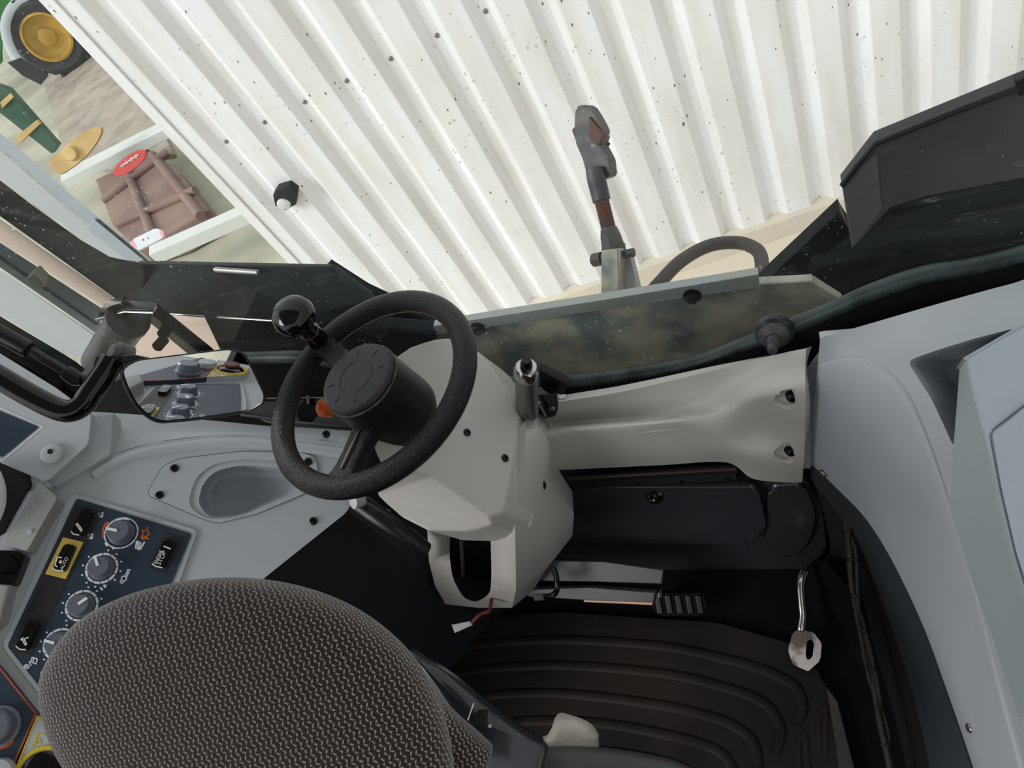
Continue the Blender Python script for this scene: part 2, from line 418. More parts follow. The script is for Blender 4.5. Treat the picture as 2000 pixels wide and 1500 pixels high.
def cut(o, bm):
    """real hole: boolean difference baked into the mesh"""
    bmesh.ops.recalc_face_normals(bm, faces=bm.faces)
    me = bpy.data.meshes.new('c'); bm.to_mesh(me); bm.free(); c = bpy.data.objects.new('c', me); COL.objects.link(c)
    md = o.modifiers.new('b', 'BOOLEAN'); md.operation = 'DIFFERENCE'; md.object = c; md.solver = 'EXACT'
    dg = bpy.context.evaluated_depsgraph_get(); e = o.evaluated_get(dg); nm = bpy.data.meshes.new_from_object(e)
    o.modifiers.clear(); old = o.data; o.data = nm; nm.name = o.name
    bpy.data.objects.remove(c)
    for p in nm.polygons: p.use_smooth = True
    nm.set_sharp_from_angle(angle=math.radians(35)); weigh(o)
    return o
def sub(o, lv=2):
    md = o.modifiers.new('s', 'SUBSURF'); md.levels = lv; md.render_levels = lv
    dg = bpy.context.evaluated_depsgraph_get(); nm = bpy.data.meshes.new_from_object(o.evaluated_get(dg))
    o.modifiers.clear(); o.data = nm; nm.name = o.name
    for p in nm.polygons: p.use_smooth = True
    return o
def screw(px, py, surf, rpx, parent, name='screw', mat='screw', h=.003, t=None):
    s = surf.hit(px, py); n = surf.nrm(px, py) if isinstance(surf, Surf) else surf.n
    t = proj(s)[2]; r = rad(rpx, t)
    bm = lathe_bm([(r, -.002), (r, h * .6), (r * .8, h), (r * .45, h), (r * .4, h * .3), (0, h * .3)], s, n, 20)
    return link(name, bm, mat, parent)
def label_plane(surf): return surf
# ================================================================= OUTSIDE
GZ = -1.42
W = V((-.981, -.196, 0)).normalized(); WN = V((.196, -.981, 0)).normalized()
base = Z(-1.3).hit(1300, 501)
WP = Pl(base, WN)
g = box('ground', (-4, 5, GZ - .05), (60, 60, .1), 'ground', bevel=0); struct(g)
# --- shipping container side
ct = thing('shipping_container', 'white corrugated steel container standing behind the tractor', 'container')
pit = .2345
s0 = (WP.hit(416, 264) - base).dot(W)
sL = (WP.hit(352, 262) - base).dot(W); sR = sL - 5.2; zt = 1.35
prof = []
k = 0
valls = [s0 + pit * i for i in range(-24, 3)]
prof.append((sL, 0))
for c in sorted(valls, reverse=True):
    if c + .25 * pit > sL - .01: continue
    for ds, dp in ((.25, 0), (.10, -.042), (-.10, -.042), (-.25, 0)): prof.append((c + ds * pit, dp))
prof.append((sR - .3, 0))
def wpt(s, dp, z): p = base + W * s + WN * dp; return V((p.x, p.y, z))
bm = bmesh.new()
zs = [-1.3, zt]
a = [[bm.verts.new(wpt(s, dp, z)) for s, dp in prof] for z in zs]
b = [bm.verts.new(wpt(s, -.12, z)) for z in zs for s in (sL, sR - .3)]
for i in range(len(prof) - 1): bm.faces.new((a[0][i], a[0][i + 1], a[1][i + 1], a[1][i]))
bm.faces.new((b[0], b[2], b[3], b[1])); bm.faces.new([a[1][i] for i in range(len(prof))] + [b[3], b[2]]); bm.faces.new([a[0][i] for i in range(len(prof))][::-1] + [b[0], b[1]])
bm.faces.new((a[0][0], a[1][0], b[2], b[0])); bm.faces.new((a[0][-1], b[1], b[3], a[1][-1]))
es = [e for e in bm.edges if abs(e.verts[0].co.x - e.verts[1].co.x) < 1e-5 and abs(e.verts[0].co.y - e.verts[1].co.y) < 1e-5 and len(e.link_faces) == 2]
bmesh.ops.bevel(bm, geom=es, offset=.005, segments=2, affect='EDGES', profile=.5, clamp_overlap=True)
link('corrugated_wall', bm, 'cont', ct)
def wbox(name, s1, s2, d1, d2, z1, z2, mat, parent, bevel=.004):
    q = [wpt(s1, d2, z1), wpt(s2, d2, z1), wpt(s2, d2, z2), wpt(s1, d2, z2)]
    return link(name, prism_bm(q, [p - WN * (d2 - d1) for p in q], bevel), mat, parent)
wbox('corner_post', sL, sL + .055, -.12, .012, -1.3, zt, 'cont', ct)
wbox('bottom_rail', sL + .055, sR - .3, -.12, .035, GZ, -1.3, 'rail', ct)
wbox('top_rail', sL + .055, sR - .3, -.12, .03, zt, zt + .07, 'cont', ct)
for c in valls:
    if c > sL - .1: continue
    p = wpt(c - .005, -.042, .315)
    if proj(p)[2] > 0 and -50 < proj(p)[0] < 2050: link('rivet', lathe_bm([(.011, -.004), (.011, .003), (.006, .006), (0, .006)], p, WN, 14), 'steel', ct)
ml = thing('marker_lamp', 'small black angular lamp with a white round lens fixed to the white container', 'lamp')
hx = [(533, 383), (541, 371), (564, 364), (581, 375), (578, 400), (557, 412), (537, 402)]
slab('housing', hx, WP.off(.055), .055, 'charcoal', ml, bevel=.006)
q = WP.off(.05).hit(555, 398); link('lens', lathe_bm([(.036, -.004), (.036, .006), (.028, .012), (0, .014)], q, (WN + V((0, 0, -.2))), 24), 'nylon', ml)
# --- far yard on the left
tr = thing('green_tractor', 'green tractor with a yellow wheel parked far off across the yard', 'tractor')
wc = T(95, 68, 14.2); wa = V((.55, -.80, .05)).normalized()
lathe('tyre', [(.41, -.24), (.60, -.27), (.70, -.19), (.72, 0), (.70, .19), (.60, .27), (.41, .24)], wc, wa, 'tyre', tr, caps=False)
bm = bmesh.new(); u_, w_, n_ = frame(wa)
for i in range(28):
    a_ = 2 * math.pi * i / 28; d_ = u_ * math.cos(a_) + w_ * math.sin(a_)
    box_bm(wc + d_ * .722 + wa * (.09 if i % 2 else -.09), d_, wa, d_.cross(wa), .06, .26, .07, bm=bm)
lathe('rim', [(.45, .16), (.45, .27), (.41, .28), (.37, .19), (.18, .13), (.16, .22), (.11, .24), (0, .24)], wc, wa, 'jy', tr)
tm = link('tread_lugs', bm, 'tyre', tr)
def arcs(c, u, w, r, a0, a1, n): return [c + (u * math.cos(math.radians(a0 + (a1 - a0) * i / n)) + w * math.sin(math.radians(a0 + (a1 - a0) * i / n))) * r for i in range(n + 1)]
gp = [T(px, py, 13.6) for px, py in ((52, 132), (28, 108), (13, 72), (12, 40), (28, 10), (60, -12), (110, -30))]
tube('mudguard', cr(gp, 5), .09, 'lightp', tr, 10, flat=.5)
slab('body', [(-90, -90), (60, -90), (18, 10), (0, 70), (6, 120), (-20, 150), (-90, 150)], Pl(T(0, 30, 15.6), ray(0, 30) * -1), .9, 'green', tr, bevel=.05)
slab('axle_case', [(14, 122), (40, 112), (70, 132), (96, 146), (80, 166), (44, 148)], Pl(T(50, 135, 13.3), ray(50, 135) * -1), .25, 'tyre', tr, bevel=.03)
gi = thing('green_implement', 'dark green steel leg of a machine standing behind the yellow disc', 'machine part')
slab('post', [(-20, 160), (14, 172), (112, 283), (100, 300), (-20, 205)], Pl(T(60, 240, 9.0), V((.5, -.8, .3))), .16, 'dgreen', gi, bevel=.01)
pv = Pl(T(60, 240, 9.0), V((.5, -.8, .3))).off(.03)
slab('bolt_bracket', [(0, 200), (20, 182), (26, 190), (4, 212)], pv, .08, 'yw', gi)
slab('bracket_plate', [(30, 268), (72, 234), (78, 242), (38, 280)], pv, .08, 'yw', gi)
def oval(cx, cy, a, ratio, ang, n=28): return arc(cx, cy, a, a * ratio, 0, 360 * (n - 1) / n, n - 1, ang)
dk = thing('implement_disc', 'straw yellow leaning disc plate of an implement out in the yard', 'disc')
pd_ = Pl(T(148, 292, 8.2), V((.45, -.75, .45)))
slab('blade', [(92, 318), (150, 266), (180, 249), (196, 246), (200, 254), (190, 276), (172, 300), (148, 322), (118, 342), (108, 336)], pd_, .05, 'yw', dk, bevel=.012, r=8)
b0 = pd_.hit(140, 300); link('hub', lathe_bm([(.09, -.01), (.07, .05), (0, .06)], b0, pd_.n, 16), 'yw', dk)
rd = thing('red_plate', 'red oval name plate on the rusty implement out in the yard', 'plate')
pr = Pl(T(253, 317, 6.5), V((.45, -.75, .45)))
slab('plate', oval(253, 318, 39, .36, -37), pr, .03, 'red', rd, bevel=.008)
strokes('lettering', [[(236, 325), (270, 302)], [(238, 321), (240, 325)], [(246, 315), (248, 319)], [(256, 308), (258, 313)], [(264, 303), (266, 308)]], pr.off(.002), 3, 'beam', rd, h=.004)
im = thing('rusty_implement', 'rusty red brown steel implement bed lying on the ground beyond the window', 'implement')
pi_ = Z(-1.12)
slab('bed_plate', [(185, 350), (235, 330), (288, 290), (345, 330), (408, 410), (330, 455), (262, 480), (220, 440)], pi_, .28, 'rustplate', im, bevel=.02)
for a_, b_ in (((205, 395), (330, 300)), ((235, 440), (385, 375)), ((300, 305), (395, 425)), ((250, 335), (300, 460))):
    tube('rib', [pi_.hit(*a_) + V((0, 0, .02)), pi_.hit(*b_) + V((0, 0, .02))], .05, 'rustplate', im, 8)
so_ = slab('soil_heap', [(80, 150), (150, 100), (210, 80), (300, 225), (340, 300), (200, 330), (120, 290)], Z(-1.36), .06, plastic('soil', '8e8378', .9, .8, 12, col2='a89c8c', vscale=2.5), None, bevel=.02)
struct(so_)
def beam3(name, a_, b_, z, th, label):
    o = slab(name, [(a_[0], a_[1] - th), (b_[0], b_[1] - th), (b_[0], b_[1] + th), (a_[0], a_[1] + th)], Z(z), .12, 'beam', None, bevel=.01)
    return tag(o, label, 'beam', None)
beam3('steel_beam', (118, 345), (345, 231), -.98, 9, 'long white steel beam crossing between the yellow disc and the red plate')
beam3('steel_beam', (290, 489), (500, 396), -.95, 9, 'white steel beam nearer the window, with the white label at its end')
lb = thing('white_label_plate', 'white rounded label plate with pink corners beside the grey post', 'label')
pl_ = Pl(T(287, 467, 5.2), V((.3, -.5, .8)))
slab('plate', [(258, 468), (302, 446), (314, 448), (319, 463), (308, 470), (270, 489), (262, 483)], pl_, .02, 'nylon', lb, bevel=.004, r=4)
slab('pink_corner', [(252, 474), (260, 468), (268, 484), (262, 488)], pl_.off(.001), .02, plastic('pink', 'd99aa8', .5), lb, bevel=.002)
slab('pink_corner', [(311, 452), (318, 449), (321, 462), (316, 466)], pl_.off(.001), .02, bpy.data.materials['pink'], lb, bevel=.002)
strokes('mark', [[(279, 467), (280, 470)]], pl_, 2, 'knob', lb, h=.003)
strokes('mark', [[(288, 464), (289, 466)]], pl_, 2, 'knob', lb, h=.003)
# --- tractor outside the rear window: posts on the left
P1 = Yp(1.45)
o = thing('grey_post', 'blue grey upright post with a dark seam outside the rear window', 'post')
slab('front_face', [(-360, -54), (0, 259), (162, 400), (294, 511), (281, 520), (150, 420), (-360, -36)], P1, .05, 'post', o, d=ray(150, 400), bevel=.004)
slab('side_face', [(-360, -28), (150, 424), (278, 521), (240, 519), (168, 472), (0, 350), (-360, 90)], P1.off(.004), .05, 'lightp', o, d=ray(150, 400), bevel=.004)
slab('end_cap', [(166, 446), (184, 428), (288, 514), (262, 520)], P1.off(.012), .02, 'post', o, d=ray(220, 480), bevel=.003)
pb_ = P1.hit(272, 516)
box('lower_post', (pb_.x - .01, pb_.y + .04, (pb_.z + GZ) / 2 - .05), (.07, .05, pb_.z - GZ - .10), 'post', o, bevel=.004)
P2 = Yp(1.02)
o = slab('charcoal_post', [(-360, 92), (0, 352), (60, 402), (160, 470), (215, 505), (268, 512), (285, 530), (281, 560), (256, 600), (232, 588), (0, 422), (-360, 168)], P2, .06, 'charcoal', None, d=ray(140, 470), bevel=.006); tag(o, 'dark charcoal upright post between the grey post and the sand coloured strip', 'post')
o = slab('sand_board', [(-360, 180), (0, 428), (222, 582), (202, 600), (0, 470), (-360, 236)], Yp(1.1), .03, 'beige', None, d=ray(110, 520), bevel=.004); tag(o, 'narrow sand coloured board outside between two dark uprights', 'board')
bg_ = thing('blue_grey_post', 'blue grey painted upright with a small latch outside the rear window', 'post')
slab('post', [(-360, 240), (0, 474), (200, 604), (196, 640), (188, 652), (0, 522), (-360, 274)], Yp(1.0), .05, 'bluegrey', bg_, d=ray(100, 570), bevel=.005)
slab('seam', [(-360, 255), (0, 503), (190, 634), (190, 637), (0, 507), (-360, 259)], Yp(.997), .006, 'trim', bg_, d=ray(100, 570), bevel=0)
slab('latch', [(50, 545), (66, 534), (84, 552), (86, 562), (72, 566), (60, 556)], Yp(.975), .03, 'khaki', bg_, bevel=.004)
o = slab('pale_side_panel', [(-360, 283), (0, 528), (186, 655), (168, 700), (120, 690), (0, 612), (-360, 378)], Yp(.93), .04, 'lightp', None, d=ray(90, 610), bevel=.005); tag(o, 'pale grey side panel outside next to the rear window seal', 'panel')
# --- left fender
lf = thing('rear_fender', 'glossy black left rear fender with specks, behind the steering wheel', 'fender')
PF = Yp(1.0)
PFL = Pl(PF.hit(450, 560), (.02, -.86, .5))
slab('top_flap', [(262, 514), (292, 516), (640, 522), (712, 575), (722, 588), (560, 630), (255, 610), (240, 600), (262, 560)], Pl(PF.hit(450, 560), (.02, -.86, .5)), .03, 'fender', lf, bevel=.006)
slab('side_flap', [(640, 523), (712, 574), (850, 632), (850, 668), (640, 660), (540, 628)], Yp(1.03), .03, 'fender', lf, bevel=.005)
slab('lower_skirt', [(395, 618), (560, 627), (850, 650), (850, 700), (520, 705), (430, 690)], Yp(.96), .04, 'fender', lf, bevel=.01)
slab('ground_reflection', [(196, 622), (560, 632), (560, 700), (196, 720)], Yp(1.2), .03, 'beige', lf, bevel=.004)  # tan slab painted in as the reflection of the ground below the flap
slab('latch_bar', [(414, 524), (500, 530), (503, 538), (418, 533)], Pl(PF.hit(450, 540), (.02, -.86, .5)).off(.01), .015, 'steel', lf, bevel=.003)
tube('bright_edge', [PFL.off(.004).hit(*p) for p in ((192, 620), (240, 602), (256, 607), (400, 618), (556, 628))], .003, 'chrome', lf, 8)
db = thing('diagonal_bar', 'black diagonal steel bar with bolt heads under the left fender', 'bar')
slab('bar', [(268, 612), (292, 606), (410, 700), (380, 704)], Yp(.92), .03, 'gloss', db, bevel=.005)
for p in ((322, 648), (312, 672)):
    q = Yp(.915).hit(*p); link('bolt', lathe_bm([(.013, -.02), (.013, .012), (.009, .016), (0, .016)], q, (0, -1, .2), 12), 'matte', db)
lt = thing('black_tube', 'short shiny black tube standing behind the mirror clamp', 'tube')
a_, b_ = Yp(.86).hit(248, 628), Yp(.86).hit(196, 708)
tube('barrel', [a_, a_ + (b_ - a_) * .5, b_], .043, 'black', lt, 24)
lathe('top_cap', [(.046, -.004), (.046, .014), (.03, .02), (0, .02)], a_, (a_ - b_), 'black', lt)
hb = thing('chrome_bracket', 'shiny bent metal bracket at the corner of the left fender', 'bracket')
slab('plate', [(188, 618), (194, 610), (246, 600), (300, 604), (300, 613), (246, 612), (194, 628)], Yp(.86), .02, 'gloss', hb, bevel=.003)
slab('upper_plate', [(200, 600), (236, 590), (240, 596), (204, 606)], Yp(.86), .02, 'chrome', hb, bevel=.002)
tube('edge', [Yp(.857).hit(*p) for p in ((188, 624), (244, 609), (300, 611))], .003, 'chrome', hb, 8)
# --- middle plate and right fender
kp = thing('rear_cover_plate', 'muddy khaki metal cover plate spanning below the rear window', 'plate')
PK = Yp(.98)
slab('plate', [(848, 640), (1250, 585), (1480, 556), (1586, 549), (1645, 586), (1640, 640), (1300, 800), (848, 800)], PK, .02, 'khaki', kp, bevel=.004)
slab('upper_lip', [(846, 637), (1165, 588), (1481, 536), (1484, 562), (1250, 594), (848, 655)], PK.off(.012), .02, 'lip', kp, bevel=.003)
for p in ((1352, 577), (934, 640)):
    q = PK.off(.012).hit(*p); link('bolt', lathe_bm([(.018, -.006), (.018, .004), (.011, .006), (.011, .014), (.008, .016), (0, .016)], q, PK.n, 14), 'matte', kp)
rf = thing('rear_fender', 'black right rear fender with a grey mud flap, at the right of the rear window', 'fender')
PR = Yp(1.02)
slab('fender_body', [(1440, 600), (1510, 536), (1640, 413), (1668, 480), (1740, 395), (2100, 300), (2100, 620), (1640, 660)], Yp(1.06), .04, 'fender', rf, bevel=.006)
slab('mud_flap', [(1644, 362), (1710, 278), (2000, 164), (2100, 126), (2100, 320), (2000, 346), (1810, 382), (1735, 402), (1664, 487)], PR, .03, 'flap', rf, bevel=.004)
slab('flap_corner', [(1645, 366), (1712, 300), (1722, 410), (1666, 484)], PR.off(.004), .01, plastic('flap_light', '5f5f60', .5, .2, 300), rf, bevel=.003)
tube('flap_lip', [PR.off(.006).hit(*p) for p in ((1646, 362), (1676, 322), (1711, 280), (1850, 224), (1990, 170), (2090, 132))], .006, 'black', rf, 8)
slab('flap_bracket', [(1984, 160), (2060, 128), (2060, 170), (1990, 190)], PR.off(.012), .02, 'black', rf, bevel=.003)
slab('body_rib', [(1850, 425), (2100, 370), (2100, 380), (1850, 436)], Yp(1.055), .01, 'black', rf, bevel=.002)
# --- top link and hose
tl = thing('top_link', 'rusty dark iron linkage arm standing upright outside the rear window', 'linkage')
t0 = 2.05
def tp(px, py, dt=0): return T(px, py, t0 + dt)
bot = tp(1212, 545); top = tp(1137, 232)
axd = (tp(1140, 250) - tp(1192, 460)).normalized()
j = lambda py: (lambda f_: tp(1192 + (1140 - 1192) * f_, 460 - 210 * f_))((460 - py) / 210)
hk = [(1124, 212), (1133, 205), (1147, 205), (1160, 224), (1172, 246), (1178, 262), (1171, 282), (1187, 312), (1191, 345), (1160, 356), (1148, 348), (1138, 310), (1125, 280), (1122, 245)]
ph = Pl(tp(1150, 280), (-.15, -.75, .62))
slab('hook_head', hk, ph, .055, 'darkiron', tl, bevel=.012, r=5)
slab('hook_flange', [(1150, 228), (1177, 262), (1168, 285), (1150, 270)], ph.off(.012), .02, 'rust', tl, bevel=.003)
slab('side_ear', [(1116, 254), (1124, 244), (1132, 286), (1124, 276)], ph.off(-.02), .03, 'rust', tl, bevel=.004)
tube('barrel', [j(330), j(350), j(392)], [.024, .0275, .0265], 'darkiron', tl, 20)
bm = bmesh.new(); pts = []; rr = []
for i in range(29):
    pts.append(j(390) + (j(452) - j(390)) * (i / 28)); rr.append(.0225 if i % 2 else .0195)
link('threaded_rod', tube_bm(pts, rr, 18, bm), 'rust', tl, smooth=False)
tube('collar', [j(446), j(462), j(480), j(488)], [.024, .030, .033, .031], 'darkiron', tl, 16)
tube('lock_ring', [j(482), j(494)], [.036, .034], 'darkiron', tl, 16)
pb = Pl(tp(1195, 530), (-.15, -.75, .62))
slab('clevis_plate', [(1174, 490), (1206, 486), (1208, 580), (1173, 590)], pb.off(.03), .02, 'khaki', tl, bevel=.004)
slab('clevis_plate', [(1214, 500), (1230, 496), (1252, 590), (1216, 592)], pb.off(-.02), .03, 'lip', tl, bevel=.004)
slab('clevis_edge', [(1206, 486), (1213, 490), (1217, 592), (1208, 592)], pb.off(.029), .03, 'steel', tl, bevel=.003)
tube('cross_pin', [pb.hit(1162, 507), pb.hit(1238, 493)], .013, 'darkiron', tl, 12)
lathe('pin_head', [(.02, -.015), (.02, .012), (.012, .018), (0, .018)], pb.hit(1166, 507), pb.hit(1166, 507) - pb.hit(1238, 493), 'darkiron', tl, 14)
ho = tube('hydraulic_hose', cr([T(1255, 590, 2.1), T(1285, 556, 2.1), T(1330, 510, 2.15), T(1385, 480, 2.2), T(1440, 474, 2.2), T(1478, 488, 2.15), T(1488, 515, 2.1), T(1484, 550, 2.05)], 8), .0205, 'hose', None, 16)
tag(ho, 'thick black rubber hose looping up behind the khaki cover plate', 'hose')
# ================================================================= CAB SHELL
fl = box('floor', (-.62, -.2, -.03), (2.0, 2.0, .06), 'matte', bevel=0); struct(fl)
rw = box('wall_rear', (-.62, .80, .22), (2.0, .04, .44), 'matte', bevel=0); struct(rw)
cl = box('unseen_shade_roof', (-.62, -.35, 2.02), (2.1, 2.3, .06), 'roof', bevel=.02); struct(cl)  # unseen cab roof, put in and drawn forward to shade the interior
wl = box('wall_left', (-1.62, -.2, .2), (.04, 2.0, .46), 'matte', bevel=0); struct(wl)
wr = box('wall_right', (.46, .25, .2), (.04, 1.1, .46), 'matte', bevel=0); struct(wr)
wf = box('unseen_sun_block_front', (-.62, -1.2, .5), (2.0, .04, 1.05), 'matte', bevel=0); struct(wf)  # unseen, raised to this height to block sun coming from the front
# rear window: pane, rubber seal, black sill
seal = [(2120, 455), (2000, 497), (1900, 522), (1800, 538), (1695, 574), (1625, 606), (1537, 641), (1450, 675), (1345, 712), (1205, 735), (1118, 744), (1000, 748), (880, 742), (760, 728), (640, 705), (580, 697), (497, 699), (400, 702), (300, 712), (220, 735), (170, 745), (140, 715), (0, 632), (-120, 556), (-330, 420)]
PW = Yp(.78)
sp = cr([PW.hit(*p) for p in seal], 5)
s_ = tube('trim_1', sp, .0135, 'rubber', None, 14); struct(s_)
# dark frame band below / inside the seal
inn = [(2120, 540), (2000, 562), (1850, 604), (1700, 646), (1600, 680), (1570, 700), (1400, 740), (1250, 775), (1100, 800), (1000, 815), (880, 820), (760, 812), (660, 800), (560, 790), (470, 800), (380, 790), (300, 790), (230, 790), (170, 800), (110, 762), (0, 690), (-120, 612), (-330, 478)]
rows = [[PW.hit(*p) + V((0, .012, 0)) for p in seal], [Yp(.745).hit(*p) for p in seal[:0]]]
def resamp(pts, n):
    P = [V(p) for p in pts]; L = [0]
    for a_, b_ in zip(P, P[1:]): L.append(L[-1] + (b_ - a_).length)
    out = []
    for i in range(n):
        s = L[-1] * i / (n - 1); k_ = 0
        while k_ < len(L) - 2 and L[k_ + 1] < s: k_ += 1
        f_ = (s - L[k_]) / max(1e-9, L[k_ + 1] - L[k_]); out.append(P[k_].lerp(P[k_ + 1], f_))
    return out
so2 = resamp(sp, 60); si = resamp([Yp(.745).hit(*p) for p in inn], 60)
fr_ = patch('trim_2', [[p + V((0, .006, 0)) for p in so2], si, [p + V((0, .012, -.22)) for p in si]], 'matte', None, .01, 1, 2); struct(fr_)
# pane: everything above the seal
bmg = bmesh.new()
top = [V((.45, .80, 1.95)), V((-1.56, .80, 1.95))]
poly = [V((p.x, .79, p.z)) for p in sp] + [V((-1.56, .79, 1.95)), V((.45, .79, 1.95))]
bmg = prism_bm(poly, [p + V((0, .005, 0)) for p in poly])
wn = link('window_1', bmg, 'glass', None, smooth=False); struct(wn)
# hinge knob on the pane
hk_ = thing('window_hinge_knob', 'round dark hinge knob bolted through the lower edge of the rear window', 'hinge')
q = Yp(.765).hit(1512, 652)
lathe('washer', [(.030, -.012), (.030, .0), (.025, .004), (0, .004)], q, (-.05, -.85, .25), 'rubber', hk_)
lathe('flange', [(.025, .0), (.024, .008), (.018, .012), (.013, .016), (0, .016)], q, (-.05, -.85, .25), 'darkiron', hk_)
lathe('nut', [(.0105, .014), (.0105, .030), (.007, .033), (.009, .038), (.0075, .046), (0, .049)], q, (-.05, -.85, .25), 'darkiron', hk_, 20)
# ================================================================= LEFT CONSOLE
NL = V((.6, -.15, .78)); K0 = T(200, 1080, 1.2); PL = Pl(K0, NL)
lc = thing('left_console', 'light grey moulded side console with a storage pocket, left of the steering wheel', 'console')
PB = Yp(.70)
crease = [(-200, 985), (60, 960), (150, 918), (214, 890), (300, 864), (420, 850), (525, 852), (610, 858), (690, 872)]
tray_e = [(-200, 700), (60, 770), (150, 800), (214, 806), (300, 812), (420, 822), (525, 832), (610, 836), (690, 842)]
body_out = [(690, 872), (694, 965), (678, 1000), (600, 1062), (505, 1138), (420, 1240), (330, 1400), (220, 1640), (-220, 1640), (-200, 985), (60, 960), (150, 918), (214, 890), (300, 864), (420, 850), (525, 852), (610, 858)]
bd = link('body', prism_bm([PL.hit(*p) for p in rnd(body_out, 12, 3)], [PL.off(-.05).hit(*p) for p in rnd(body_out, 12, 3)], .008, 3), 'grey', lc)
rows = []
for k_, f_ in enumerate((0, .35, .75, 1.0)):
    r_ = []
    for c_, t_ in zip(crease, tray_e):
        a_ = PL.off(-.004).hit(*c_); d_ = proj(a_)[2]
        px, py = c_[0] + (t_[0] - c_[0]) * f_, c_[1] + (t_[1] - c_[1]) * f_
        r_.append(T(px, py, d_ + (0, .02, .07, .10)[k_]))
    rows.append(r_)
patch('back_rise', rows, 'grey', lc, .012, 4, 5)
# rounded shoulder roll along the crease
tube('shoulder_roll', cr([PL.off(-.006).hit(*p) for p in ((185, 930), (240, 900), (310, 882), (420, 868), (525, 870), (680, 888))], 6), .012, 'grey', lc, 16)
# hollow pocket
pk = [(386, 985), (395, 945), (420, 920), (470, 908), (560, 915), (600, 925), (575, 962), (470, 1008), (410, 1012)]
pk = rnd(pk, 30, 5)
cut(bd, prism_bm([PL.off(.03).hit(*p) for p in pk], [PL.off(-.08).hit(*p) for p in pk]))
c_ = sum((PL.hit(*p) for p in pk), V()) / len(pk)
bm = bmesh.new(); ring = [[bm.verts.new(PL.off(h).hit(*p) * s + (PL.off(h).hit(*((450, 965)))) * (1 - s)) for p in pk] for h, s in ((-.002, 1.06), (-.022, .98), (-.042, .86), (-.05, .6))]
for a_, b_ in zip(ring, ring[1:]):
    for k_ in range(len(pk)): bm.faces.new((a_[k_], a_[(k_ + 1) % len(pk)], b_[(k_ + 1) % len(pk)], b_[k_]))
bm.faces.new(ring[-1])
link('pocket_bowl', bm, 'grey_dark', lc, angle=80)
# pocket surround: thin plate with groove line
po = rnd([(286, 966), (318, 910), (352, 896), (470, 882), (590, 884), (618, 893), (622, 935), (600, 962), (500, 1004), (425, 1022), (398, 1014)], 14, 4)
ps = link('pocket_surround', prism_bm([PL.off(.003).hit(*p) for p in po], [PL.off(-.01).hit(*p) for p in po], .0015), 'grey', lc)
pk2 = rnd([(366, 990), (380, 935), (412, 908), (470, 896), (575, 902), (606, 912), (585, 962), (470, 1012), (405, 1015)], 26, 5)
cut(ps, prism_bm([PL.off(.03).hit(*p) for p in pk2], [PL.off(-.03).hit(*p) for p in pk2]))
strokes('groove', [po + [po[0]]], PL.off(.0), 2.6, 'knob', lc, h=.0008)
for p in ((341, 915), (312, 967), (602, 902)): screw(p[0], p[1], PL.off(.003), 8, lc)
for p in ((612, 1018), (637, 848)): screw(p[0], p[1], PL, 8, lc)
# tray with a cup holder behind the wheel
ty = thing('storage_tray', 'black open tray with a round cup holder under the rear window', 'tray')
PT = Pl(Yp(.74).hit(600, 790), (.15, -.35, .92))
tro = [(468, 742), (660, 742), (700, 760), (700, 845), (600, 838), (520, 826), (468, 800)]
t_ = slab('tray_body', tro, PT, .04, 'black', ty, bevel=.004)
cc = PT.hit(601, 803)
cut(t_, lathe_bm([(.024, .02), (.024, -.035)], cc, PT.n, 28))
lathe('cup_holder', [(.026, .001), (.0245, .0015), (.0235, -.034), (0, -.034)], cc, PT.n, 'matte', ty)
slab('bare_edge', [(470, 746), (650, 748), (650, 753), (470, 755)], PT.off(.004), .004, 'tan', ty, bevel=.001)
slab('divider', [(470, 776), (640, 774), (640, 777), (470, 780)], PT.off(.01), .012, 'mould', ty, bevel=.001)
slab('divider', [(597, 760), (603, 760), (605, 790), (599, 790)], PT.off(.01), .012, 'mould', ty, bevel=.001)
slab('front_lip', [(468, 806), (560, 820), (690, 832), (690, 836), (560, 825), (468, 812)], PT.off(.012), .014, 'mould', ty, bevel=.001)
ob = thing('orange_knob', 'round orange knob peeping out behind the steering wheel hub', 'knob')
q = T(640, 797, 1.22); lathe('cap', [(.014, -.012), (.0165, 0), (.016, .012), (.011, .017), (0, .019)], q, (.1, -.5, .8), 'orange', ob)
lathe('stem', [(.008, -.09), (.008, -.01)], q, (.1, -.5, .8), 'black', ob)
# --- upper side pod with a dark screen
sd_ = thing('side_pod', 'pale grey side pod with a dark blue display film, at the far left edge', 'console')
PS = PL.off(.03)
slab('body', [(-80, 640), (0, 690), (110, 758), (178, 808), (172, 868), (92, 940), (55, 924), (0, 900), (-80, 868)], PS, .03, 'grey', sd_, bevel=.012, r=6, seg=3)
SP = Surf(sd_.children[0]); SP.hit(60, 860)
lay('display_film', [(-70, 775), (0, 803), (76, 834), (5, 893), (-70, 870)], SP, .0012, 'navy', sd_, r=4)
strokes('film_border', [[(-70, 768), (0, 797), (84, 834), (6, 899), (-70, 874)]], SP, 2.4, 'white', sd_)
q = SP.hit(103, 888); lathe('boss', [(.019, -.003), (.017, .007), (.013, .009), (0, .009)], q, PS.n, 'grey', sd_)
screw(102, 885, SP.off(.008), 5, sd_)
slab('front_pod', [(172, 870), (178, 808), (222, 806), (215, 888), (108, 952), (92, 940)], PL.off(.012), .05, 'grey', lc, bevel=.006)
